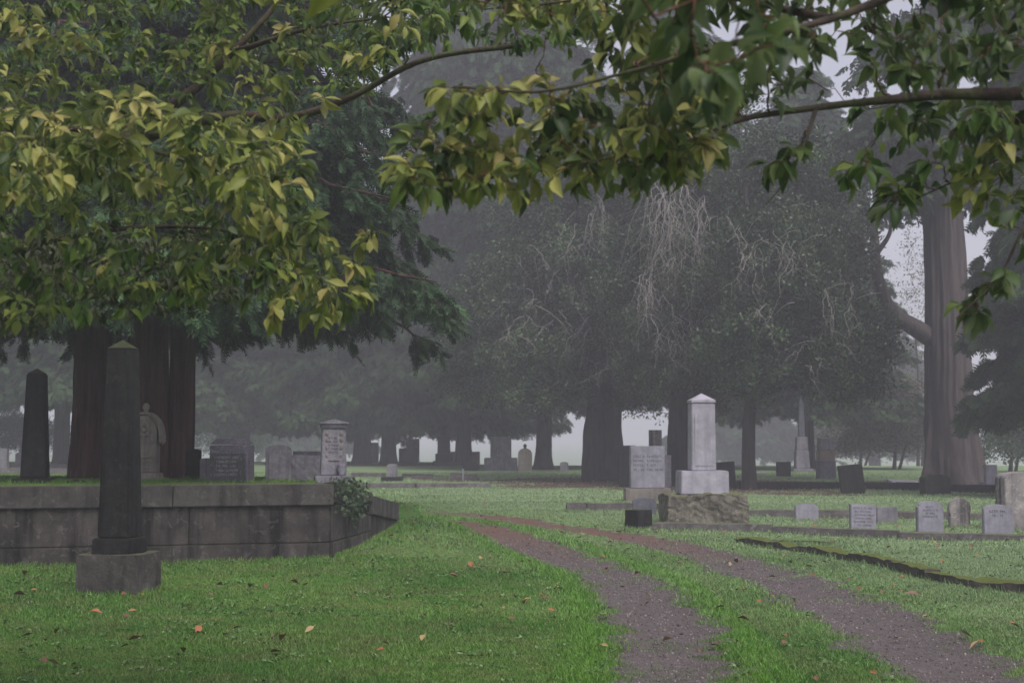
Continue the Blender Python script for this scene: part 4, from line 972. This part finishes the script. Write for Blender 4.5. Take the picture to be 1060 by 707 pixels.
shrub(950, 80, 70, 230, 64, 'slender thin-leaved tree pale in the fog between holly and redwood', L_brown, 'young_tree', 'tree', 800)
shrub(20, 88, 90, 430, 67, 'low faint bush in the fog at the far left', L_dark)
shrub(230, 100, 90, 430, 68, 'low faint bush in the fog behind the black granite block', L_dark)

# ------------------------------------------------------------------ cherry leaves
def cherry_leaf():
    n = 6; V = []; s = np.linspace(0, 1, n)
    wd = np.array([.03, .17, .235, .22, .11, .004])
    for f, w in zip(s, wd):
        y = .08 + .92 * f; z = -.20 * f ** 2
        V += [(-w, y, z + w * .45), (0, y, z), (w, y, z + w * .45)]
    V += [(-.008, -.12, .05), (.008, -.12, .05)]            # stalk
    Q = []
    for i in range(n - 1):
        a = i * 3; Q += [(a, a + 1, a + 4, a + 3), (a + 1, a + 2, a + 5, a + 4)]
    k = n * 3; Q.append((k, k + 1, 2, 0))
    return np.array(V), np.array(Q)
CL = cherry_leaf()
def in_poly(px, py, poly):
    r = np.zeros(len(px), bool); n = len(poly); j = n - 1
    for i in range(n):
        xi, yi = poly[i]; xj, yj = poly[j]
        c = ((yi > py) != (yj > py)) & (px < (xj - xi) * (py - yi) / (yj - yi + 1e-9) + xi); r ^= c; j = i
    return r
def targets_in(poly, n, y0, y1, rg):
    xs_ = [p[0] for p in poly]; ys_ = [p[1] for p in poly]; o = []
    while len(o) < n:
        px = rg.uniform(min(xs_), max(xs_), 4 * n); py = rg.uniform(min(ys_), max(ys_), 4 * n); k = in_poly(px, py, poly)
        o += list(zip(px[k], py[k]))
    return np.array([P(a, b_, rg.uniform(y0, y1)) for a, b_ in o[:n]])
def cherry(base, label, trunk_pts, trunk_r, limbs, zones, seed, mats, twig_m):
    """zones: list of (targets, leaf length, leaves per twig, matkey)"""
    rg = np.random.default_rng(seed); base = np.array(base, float)
    e = empty('cherry_tree', base, label, 'tree', 'cherry trees overhanging the view')
    V, Q = trunk_mesh([np.array(p) - base for p in trunk_pts], trunk_r, 5, .05, 1.3, 32, .05, seed, .4)
    link('trunk', np_mesh('trunk', V, Q), M['bark_cherry'], e, True)
    T = np.concatenate([z[0] for z in zones]) - base
    lines, paths = grow([([np.array(p) - base for p in l], a, b_) for l, a, b_ in limbs], T, rg, .22, .25, 7, .0022)
    big = lines[:len(limbs)]; V, Q = tubes(big, 10); lo_ = link('limbs', np_mesh('limbs', V, Q), M['bark_cherry'], e, True)
    V, Q = tubes(lines[len(limbs):], 5); link('twigs', np_mesh('twigs', V, Q), twig_m, lo_, True)
    ends = np.array([p[-1] for p in paths])
    for zi, (zt, ll, per, mk) in enumerate(zones):
        Tz = zt - base; pos, dr, sz, rv = [], [], [], []
        d = np.linalg.norm(ends[:, None] - Tz[None], axis=2); mine = np.where(d.min(1) < 1e-6)[0]
        for i in mine:
            p = paths[i]; k = max(3, int(rg.integers(int(per * .6), int(per * 1.4) + 1)))
            u = 1 - rg.random(k) ** 1.5 * .75; u[:max(3, k // 3)] = 1 - .04 * rg.random(max(3, k // 3))
            s = np.linspace(0, 1, len(p)); q = np.stack([np.interp(u, s, p[:, c]) for c in range(3)], -1)
            ax = unit(p[-1] - p[-3]); sd = unit(np.cross(ax, [0, 0, 1])); sg = rg.choice([-1, 1], k)[:, None]
            dd = ax * rg.uniform(.1, .9, k)[:, None] + sd * sg * rg.uniform(.3, 1.0, k)[:, None] + np.array([0, 0, -1]) * rg.uniform(.0, .85, k)[:, None] + rg.normal(size=(k, 3)) * .28
            pos.append(q); dr.append(unit(dd)); sz.append(ll * (.42 + .85 * rg.random(k) ** .7)); rv.append(np.clip(rg.uniform(.0, .85) + rg.normal(size=k) * .13, 0, .90 + .1 * (rg.random(k) > .97)))
        pos = np.concatenate(pos); dr = np.concatenate(dr); sz = np.concatenate(sz); rv = np.concatenate(rv); n = len(pos)
        pos = pos + dr * .14 * sz[:, None]
        up = np.array([0, 0, 1.0]) + rg.normal(size=(n, 3)) * .55 + np.array([0, -.25, 0]); up = unit(up - dr * np.einsum('ij,ij->i', up, dr)[:, None])
        S = np.stack([sz * rg.uniform(.8, 1.15, n), sz, sz * rg.uniform(.4, 2.6, n)], -1)
        V, Q = scatter(CL[0], CL[1], pos, frames(dr, up), S)
        link('crown', np_mesh('crown', V, Q, {'rnd': np.repeat(rv, len(CL[0]))}), mats[mk], e, True)
    return e
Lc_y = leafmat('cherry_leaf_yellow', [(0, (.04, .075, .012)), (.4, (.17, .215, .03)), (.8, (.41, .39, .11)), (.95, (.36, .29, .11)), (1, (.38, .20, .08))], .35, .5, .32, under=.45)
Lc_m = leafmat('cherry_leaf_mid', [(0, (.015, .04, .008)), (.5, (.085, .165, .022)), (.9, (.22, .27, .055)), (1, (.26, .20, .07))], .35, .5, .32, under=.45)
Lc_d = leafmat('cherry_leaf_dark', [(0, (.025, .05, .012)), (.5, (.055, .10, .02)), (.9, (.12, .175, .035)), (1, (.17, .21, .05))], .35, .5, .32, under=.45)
Lc_l = leafmat('lichened_leaf', [(0, (.05, .065, .035)), (.5, (.11, .13, .07)), (1, (.2, .2, .13))], .2, .7, .2)
cm = {'y': Lc_y, 'm': Lc_m, 'd': Lc_d, 'l': Lc_l}
rg = np.random.default_rng(5)
left_poly = [(-60, -70), (420, -70), (470, 20), (400, 80), (330, 110), (300, 170), (345, 200), (330, 230), (345, 300), (300, 320), (230, 285), (205, 305), (120, 310), (60, 325), (-60, 345)]
near_poly = [(-60, 95), (60, 110), (120, 95), (230, 125), (300, 140), (320, 200), (250, 230), (230, 190), (100, 190), (60, 205), (-60, 210)]
fringe = [(290, 215), (400, 240), (380, 300), (330, 350), (290, 350), (250, 300), (270, 240)]
topstrip = [(380, -50), (640, -50), (640, 30), (560, 55), (450, 50), (380, 60)]
low = [(-60, 230), (120, 240), (300, 235), (300, 290), (200, 320), (100, 330), (-60, 350)]
A = np.array([-4.4, 7.6, 0.0])
cherry(A, 'cherry tree with yellowing leaves and lichened limbs overhanging the upper left', [A + [0, 0, -.2], A + [0, 0, 1.2], A + [.1, -.1, 2.2]], [.26, .22, .19],
    [([A + [.05, -.05, 1.9], P(-160, 230, 7.4), P(0, 175, 7.0), P(110, 150, 6.8), P(230, 122, 6.6), P(300, 122, 6.5), P(365, 100, 6.4), P(440, 62, 6.3), P(545, 46, 6.2)], .085, .012),
     ([P(110, 150, 6.8), P(185, 105, 6.9), P(235, 60, 7.0), P(290, 0, 7.1), P(330, -60, 7.2)], .040, .012),
     ([A + [.05, -.05, 2.1], P(-200, 60, 7.5), P(-40, 10, 7.2), P(80, -40, 7.2), P(220, -120, 7.2)], .07, .02),
     ([P(-200, 60, 7.5), P(-60, 110, 6.2), P(60, 130, 5.6), P(170, 160, 5.4), P(270, 190, 5.3)], .035, .006),
     ([A + [.05, -.05, 1.9], P(-120, 290, 7.6), P(0, 262, 7.4), P(100, 240, 7.2), P(200, 235, 7.0), P(290, 250, 6.8)], .05, .008),
     ([P(240, 55, 7.0), P(320, 30, 6.7), P(400, 18, 6.5)], .018, .006)],
    [(targets_in(left_poly, 900, 6.4, 9.2, rg), .056, 14, 'm'), (targets_in(left_poly, 170, 5.4, 6.6, rg), .068, 10, 'y'), (targets_in(near_poly, 160, 4.6, 5.8, rg), .072, 9, 'y'),
     (targets_in(fringe, 50, 5.6, 6.6, rg), .075, 8, 'y'), (targets_in(topstrip, 110, 5.6, 7.0, rg), .066, 10, 'm'), (targets_in(low, 330, 6.2, 8.2, rg), .047, 14, 'l'), (targets_in(low, 60, 5.6, 6.4, rg), .07, 8, 'm')], 71, cm, M['lichen_twig'])

B = np.array([4.1, 5.2, 0.0])
q_top = [(640, -60), (1100, -60), (1100, 60), (1010, 85), (930, 70), (860, 70), (800, 110), (740, 130), (690, 100), (640, 60)]
q_mid = [(385, 178), (440, 112), (455, 85), (560, 75), (650, 50), (760, 90), (750, 150), (700, 175), (640, 190), (520, 200), (430, 195)]
q_tp2 = [(480, -60), (700, -60), (720, 60), (640, 60), (560, 30), (480, 20)]
q_r1 = [(880, 110), (1000, 95), (1070, 100), (1070, 160), (960, 190), (930, 215), (870, 200)]
q_s1 = [(770, 155), (830, 150), (830, 175), (790, 215), (765, 210)]
q_r2 = [(985, 150), (1080, 120), (1080, 235), (1000, 215)]
q_s2 = [(975, 335), (1000, 300), (1040, 270), (1050, 290), (1000, 335)]
cherry(B, 'cherry tree with green leaves on long red twigs overhanging the upper right', [B + [0, 0, -.2], B + [0, 0, 1.2], B + [-.1, 0, 2.3]], [.25, .2, .17],
    [([B + [-.1, 0, 2.1], P(1420, 20, 5.0), P(1230, 85, 4.8), P(1060, 97, 4.7), P(980, 98, 4.65), P(905, 105, 4.6), P(835, 113, 4.55), P(765, 125, 4.5), P(690, 152, 4.5), P(600, 170, 4.5), P(500, 185, 4.5), P(405, 186, 4.5)], .042, .004),
     ([P(1420, 20, 5.0), P(1200, -70, 4.6), P(1000, -30, 4.2), P(860, 20, 4.0), P(740, 50, 4.0), P(650, 75, 4.1), P(560, 95, 4.2), P(470, 90, 4.4)], .030, .004),
     ([P(1230, 85, 4.8), P(1120, 130, 4.8), P(1060, 152, 4.8), P(1000, 182, 4.8), P(935, 212, 4.8)], .018, .003),
     ([P(1230, 85, 4.8), P(1110, 190, 4.6), P(1062, 235, 4.6), P(1035, 285, 4.6), P(990, 330, 4.6)], .015, .003),
     ([P(845, 112, 4.56), P(832, 150, 4.5), P(815, 185, 4.5), P(793, 212, 4.5)], .008, .002),
     ([P(1200, -70, 4.6), P(1000, -90, 3.4), P(820, -40, 3.0), P(720, 0, 2.9)], .02, .004),
     ([P(860, 20, 4.0), P(700, -10, 4.4), P(560, 5, 4.6), P(500, 10, 4.8)], .014, .003)],
    [(targets_in(q_top, 200, 3.9, 5.3, rg), .072, 9, 'd'), (targets_in(q_mid, 120, 4.2, 4.9, rg), .072, 9, 'y'), (targets_in(q_mid, 40, 4.2, 4.9, rg), .075, 8, 'd'), (targets_in(q_tp2, 70, 4.2, 5.2, rg), .070, 9, 'y'),
     (targets_in(q_r1, 34, 4.5, 5.0, rg), .078, 8, 'm'), (targets_in(q_s1, 5, 4.45, 4.6, rg), .075, 7, 'd'), (targets_in(q_r2, 20, 4.6, 5.0, rg), .075, 7, 'y'), (targets_in(q_s2, 8, 4.55, 4.7, rg), .072, 6, 'd'), (targets_in([(1035, 200), (1070, 190), (1068, 285), (1045, 290)], 5, 4.55, 4.7, rg), .07, 4, 'm'),
     (targets_in([(690, -30), (800, -30), (800, 60), (740, 90), (690, 50)], 16, 2.8, 3.2, rg), .085, 6, 'd'), (targets_in([(320, -70), (385, -70), (385, -35), (320, -35)], 3, 2.1, 2.4, rg), .09, 4, 'y')], 72, cm, M['twig_red'])

# ------------------------------------------------------------------ unmown tufts at the foot of every stone
bpy.context.view_layer.update()
rg = np.random.default_rng(15); pts = []
for o in list(SC.objects):
    r_ = o
    while r_.parent: r_ = r_.parent
    if o.type != 'MESH' or r_.get('category') not in ('headstone', 'monument', 'footstone', 'kerb'): continue
    if not 8 < (r_.location.y if r_.type == 'EMPTY' or r_.get('category') == 'footstone' else 20) < 40: continue
    v = np.empty(len(o.data.vertices) * 3, np.float32); o.data.vertices.foreach_get('co', v); v = v.reshape(-1, 3)
    mw = np.array(o.matrix_world); v = v @ mw[:3, :3].T + mw[:3, 3]
    e_ = np.array([x.vertices[:] for x in o.data.edges]); a, b_ = v[e_[:, 0]], v[e_[:, 1]]
    hz_ = np.abs(a[:, 2] - b_[:, 2]) < .05; zg = H(a[:, 0], a[:, 1]); ok = hz_ & (a[:, 2] - zg < .06) & (a[:, 1] < 40)
    a, b_ = a[ok], b_[ok]
    if not len(a): continue
    Ls = np.linalg.norm(a - b_, axis=1); n = int(min(1500, Ls.sum() * 150)); i = rg.choice(len(a), n, p=Ls / Ls.sum()); f = rg.random(n)[:, None]
    c_ = v[:, :2].mean(0); p = (a[i] * (1 - f) + b_[i] * f)[:, :2]; pts.append(p + rg.normal(size=p.shape) * .028)
for a, b_ in ((WL, WC), (WC, WS), (WS, WE)):
    e = (b_ - a) / np.linalg.norm(b_ - a); nn = np.array([e[1], -e[0]]); n = int(np.linalg.norm(b_ - a) * 260)
    pts.append(a + e * (rg.random(n) * np.linalg.norm(b_ - a))[:, None] + nn * (.055 + np.abs(rg.normal(size=n)) * .03)[:, None])
pts = np.concatenate(pts); n = len(pts)
g, red, lit = masks(pts[:, 0], pts[:, 1]); keep = (rg.random(n) > lit * .8) & (g < .6); pts = pts[keep]; n = len(pts)
hh = rg.uniform(.03, .085, n); a = rg.uniform(0, 2 * PI, n); lean = rg.uniform(.1, .6, n) * hh; w_ = .0045 * np.maximum(1, pts[:, 1] / 11); z = H(pts[:, 0], pts[:, 1]) - .005
V = np.empty((n, 6, 3))
for i, (f, ww) in enumerate(((0, 1.0), (.55, .8), (1.0, .12))):
    px = pts[:, 0] + np.cos(a) * lean * f * f; py = pts[:, 1] + np.sin(a) * lean * f * f
    V[:, 2 * i] = np.stack([px - w_ * ww / 2, py, z + hh * f], -1); V[:, 2 * i + 1] = np.stack([px + w_ * ww / 2, py, z + hh * f], -1)
QQ = (np.array([[0, 1, 3, 2], [2, 3, 5, 4]])[None] + (np.arange(n) * 6)[:, None, None]).reshape(-1, 4)
tag(link('grass_tufts', np_mesh('grass_tufts', V.reshape(-1, 3), QQ, {'rnd': np.repeat(rg.random(n), 6), 'lush': np.repeat(rg.random(n) * .6, 6)}), bpy.data.materials['grass_blades']), 'longer unmown grass along the foot of the stones and the wall', 'grass', kind='stuff')

# ------------------------------------------------------------------ ivy on the wall corner
rg = np.random.default_rng(9); org = np.array([WC[0], WC[1], .95])
ends = []; lines = []
nrm = np.array([sd[1], -sd[0]])
for i in range(34):
    s = rg.uniform(.05, 1.5); st = WC + sd * s + nrm * -.1; L = rg.uniform(.15, .42) * (1.2 - abs(s - .8) * .5)
    u = np.linspace(0, 1, 6); off = .0 + .17 * np.minimum(1, u * 3)
    top = .985 - .10 * max(0, s - .4)
    p = np.stack([st[0] + nrm[0] * off + sd[0] * rg.normal() * .1 * u, st[1] + nrm[1] * off + sd[1] * rg.normal() * .1 * u, top + .05 * np.sin(u * 3) - L * u ** 1.5], -1)
    lines.append((p - org, np.full(6, .004))); ends.append(p - org)
e = empty('ivy_plant', org, 'dark green ivy trailing over the coping at the wall corner', 'ivy')
V, Q = tubes(lines, 4); link('stems', np_mesh('stems', V, Q), M['bark_dark'], e)
allp = np.concatenate(ends); n = 800; pos = allp[rg.integers(0, len(allp), n)] + rg.normal(size=(n, 3)) * [.045, .06, .045] + [nrm[0] * .03, nrm[1] * .03, 0]
IV = np.array([[0, 0, 0], [.35, .1, .02], [.55, .45, -.03], [.2, .55, 0], [0, 1, -.1], [-.2, .55, 0], [-.55, .45, -.03], [-.35, .1, .02]], float); IQ = np.array([[0, 1, 2, 3], [0, 3, 4, 5], [0, 5, 6, 7]])
V, Q = scatter(IV, IQ, pos, frames(rand_dirs(n, rg) * .5 + [0, -.2, -.7], rand_dirs(n, rg) + [nrm[0], nrm[1] - .5, .5]), rg.uniform(.03, .062, n))
link('foliage', np_mesh('foliage', V, Q, {'rnd': np.repeat(rg.random(n), 8)}), leafmat('ivy_leaf', [(0, (.018, .04, .018)), (.6, (.03, .06, .022)), (1, (.08, .11, .05))], 0, .5, .25), e)

# ------------------------------------------------------------------ fallen leaves
def litter_mat(name, a, b_):
    m, nt, b, out = new_mat(name); t = NT(nt); t.l(t.mix(t.noise(t.coord(), 30, 3), a, b_), b.inputs['Base Color']); b.inputs['Roughness'].default_value = .6; return m
protos = []
for nm, a, b_, lab in (('orange', (.20, .07, .022), (.36, .14, .045), 'curled orange fallen leaf lying on the lawn'), ('brown', (.10, .04, .025), (.20, .09, .05), 'dark brown fallen leaf lying on the lawn'), ('yellow', (.24, .17, .07), (.34, .25, .10), 'pale yellow fallen leaf lying on the lawn')):
    V = CL[0].copy(); V[:, 1] -= .5; V[:, 2] = V[:, 2] * 1.0 + .5 * (V[:, 0]) ** 2 + .25 * V[:, 1] ** 2 + .10
    protos.append((np_mesh('fallen_leaf', V, CL[1]), litter_mat(nm + '_fallen_leaf', a, b_), lab))
for p in protos: p[0].materials.append(p[1])
seen = [(140, 668, 0), (55, 692, 2), (20, 622, 1), (285, 665, 1), (293, 668, 0), (380, 673, 1), (235, 663, 1), (100, 638, 0), (25, 596, 0), (320, 657, 2), (330, 623, 1), (366, 620, 1), (402, 618, 0), (440, 611, 2), (225, 645, 0), (130, 641, 1), (560, 619, 0), (545, 622, 2), (500, 590, 1), (487, 587, 0), (530, 642, 1), (305, 604, 1), (260, 608, 1), (205, 655, 0), (45, 690, 1),
        (812, 668, 1), (1000, 662, 2), (1010, 672, 2), (945, 618, 1), (880, 600, 1), (690, 660, 2), (740, 668, 1), (1050, 655, 0), (600, 560, 0), (640, 552, 2), (470, 600, 1), (415, 560, 1), (405, 566, 0), (385, 590, 2), (60, 655, 0)]
rg = np.random.default_rng(3)
for i in range(235):
    Yd = math.sqrt(rg.uniform(9 ** 2, 26 ** 2)); x = rg.uniform(-1, 1) * .37 * Yd
    if bool(inside_wall(np.array([x]), np.array([Yd]))[0]) or (x < -2.4 and Yd > 16.8): continue
    seen.append((CX + x / Yd * F, 450 + EYE * F / Yd, int(rg.choice([0, 1, 1, 1, 2]))))
for i, (px, py, k) in enumerate(seen):
    g0 = G(px, py); z = float(H(g0[0], g0[1])) + .036
    o = bpy.data.objects.new('fallen_leaf', protos[k][0]); COL.objects.link(o)
    s = (.06 + .05 * rg.random()) * (1.3 if i < 41 else .95); o.location = (g0[0], g0[1], z); o.scale = (s * rg.uniform(.8, 1.3), s, s * rg.uniform(.7, 1.5)); o.rotation_euler = (rg.uniform(-.5, .5), rg.uniform(-.6, .6), rg.uniform(0, 6.28))
    tag(o, protos[k][2], 'leaf', ('orange', 'brown', 'yellow')[k] + ' fallen leaves on the grass')
# fine leaf litter, one mass
n = 9000; y = np.sqrt(rg.uniform(12 ** 2, 60 ** 2, n)); x = rg.uniform(-1, 1, n) * .42 * y
g_, r_, l_ = masks(x, y); keep = (rg.random(n) < .04 + .8 * r_ + .9 * l_) & ~inside_wall(x, y); x, y = x[keep], y[keep]; n = len(x)
V, Q = scatter(diamond(1, .5, bend=.2), np.array([[0, 1, 2, 3]]), np.stack([x, y, H(x, y) + .03], -1), frames(rand_dirs(n, rg) * [1, 1, .3], np.array([0, 0, 1]) + .5 * rand_dirs(n, rg)), rg.uniform(.03, .07, n) * (1 + y / 60))
me = np_mesh('leaf_litter', V, Q, {'rnd': np.repeat(rg.random(n), 4)})
tag(link('leaf_litter', me, leafmat('leaf_litter', [(0, (.05, .03, .02)), (.5, (.13, .07, .04)), (.9, (.24, .12, .06)), (1, (.4, .25, .1))], 0, .7, .2)), 'brown leaf and needle litter strewn along the ruts and under the trees', 'leaf litter', kind='stuff')

# ------------------------------------------------------------------ haze
bm = bmesh.new(); bmesh.ops.create_cube(bm, size=1); 
for v in bm.verts: v.co = Vector((v.co.x * 5100, 1270 + v.co.y * 2720, (-7.0 if v.co.z < 0 else 34.0)))
hz = link('haze', bm_mesh('haze', bm)); m = bpy.data.materials.new('haze'); m.use_nodes = True; nt = m.node_tree; nt.nodes.clear()
o_ = nt.nodes.new('ShaderNodeOutputMaterial'); pv = nt.nodes.new('ShaderNodeVolumePrincipled')
pv.inputs['Color'].default_value = (.87, .85, .965, 1); pv.inputs['Density'].default_value = .0034; pv.inputs['Anisotropy'].default_value = .1
nt.links.new(pv.outputs[0], o_.inputs['Volume']); hz.data.materials.append(m); tag(hz, kind='stuff')
hz['label'] = 'pale lilac morning fog filling the whole cemetery'; hz['category'] = 'fog'

# ------------------------------------------------------------------ light
SUN_EL, SUN_AZ = math.radians(58), math.radians(150)
w = bpy.data.worlds.new('World'); SC.world = w; w.use_nodes = True; nt = w.node_tree; bg = nt.nodes['Background']
sky = nt.nodes.new('ShaderNodeTexSky'); sky.sky_type = 'NISHITA'; sky.sun_disc = False; sky.sun_elevation = SUN_EL; sky.sun_rotation = PI - 0; sky.dust_density = 3; sky.air_density = 1.0
hs = nt.nodes.new('ShaderNodeHueSaturation'); hs.inputs['Saturation'].default_value = .30
tn = nt.nodes.new('ShaderNodeMix'); tn.data_type = 'RGBA'; tn.blend_type = 'MULTIPLY'; tn.inputs[0].default_value = 1; tn.inputs[7].default_value = (1.0, .955, 1.04, 1)
nt.links.new(sky.outputs[0], hs.inputs['Color']); nt.links.new(hs.outputs[0], tn.inputs[6]); nt.links.new(tn.outputs[2], bg.inputs[0]); bg.inputs[1].default_value = .08
sky.sun_rotation = SUN_AZ
sl_ = bpy.data.lights.new('sun', 'SUN'); sl_.energy = 1.4; sl_.angle = math.radians(22); sl_.color = (1, .96, .92)
so = bpy.data.objects.new('sun', sl_); COL.objects.link(so)
d = Vector((math.sin(SUN_AZ) * math.cos(SUN_EL), math.cos(SUN_AZ) * math.cos(SUN_EL), math.sin(SUN_EL)))
so.rotation_euler = (-d).to_track_quat('-Z', 'Y').to_euler()

SC.view_settings.view_transform = 'Standard'; SC.view_settings.look = 'None'; SC.view_settings.gamma = 1
SC.view_settings.exposure = 1.02
SC.render.engine = 'CYCLES'; cy = SC.cycles
cy.use_denoising = True; cy.max_bounces = 6; cy.diffuse_bounces = 2; cy.glossy_bounces = 2; cy.transmission_bounces = 3; cy.volume_bounces = 1; cy.transparent_max_bounces = 4
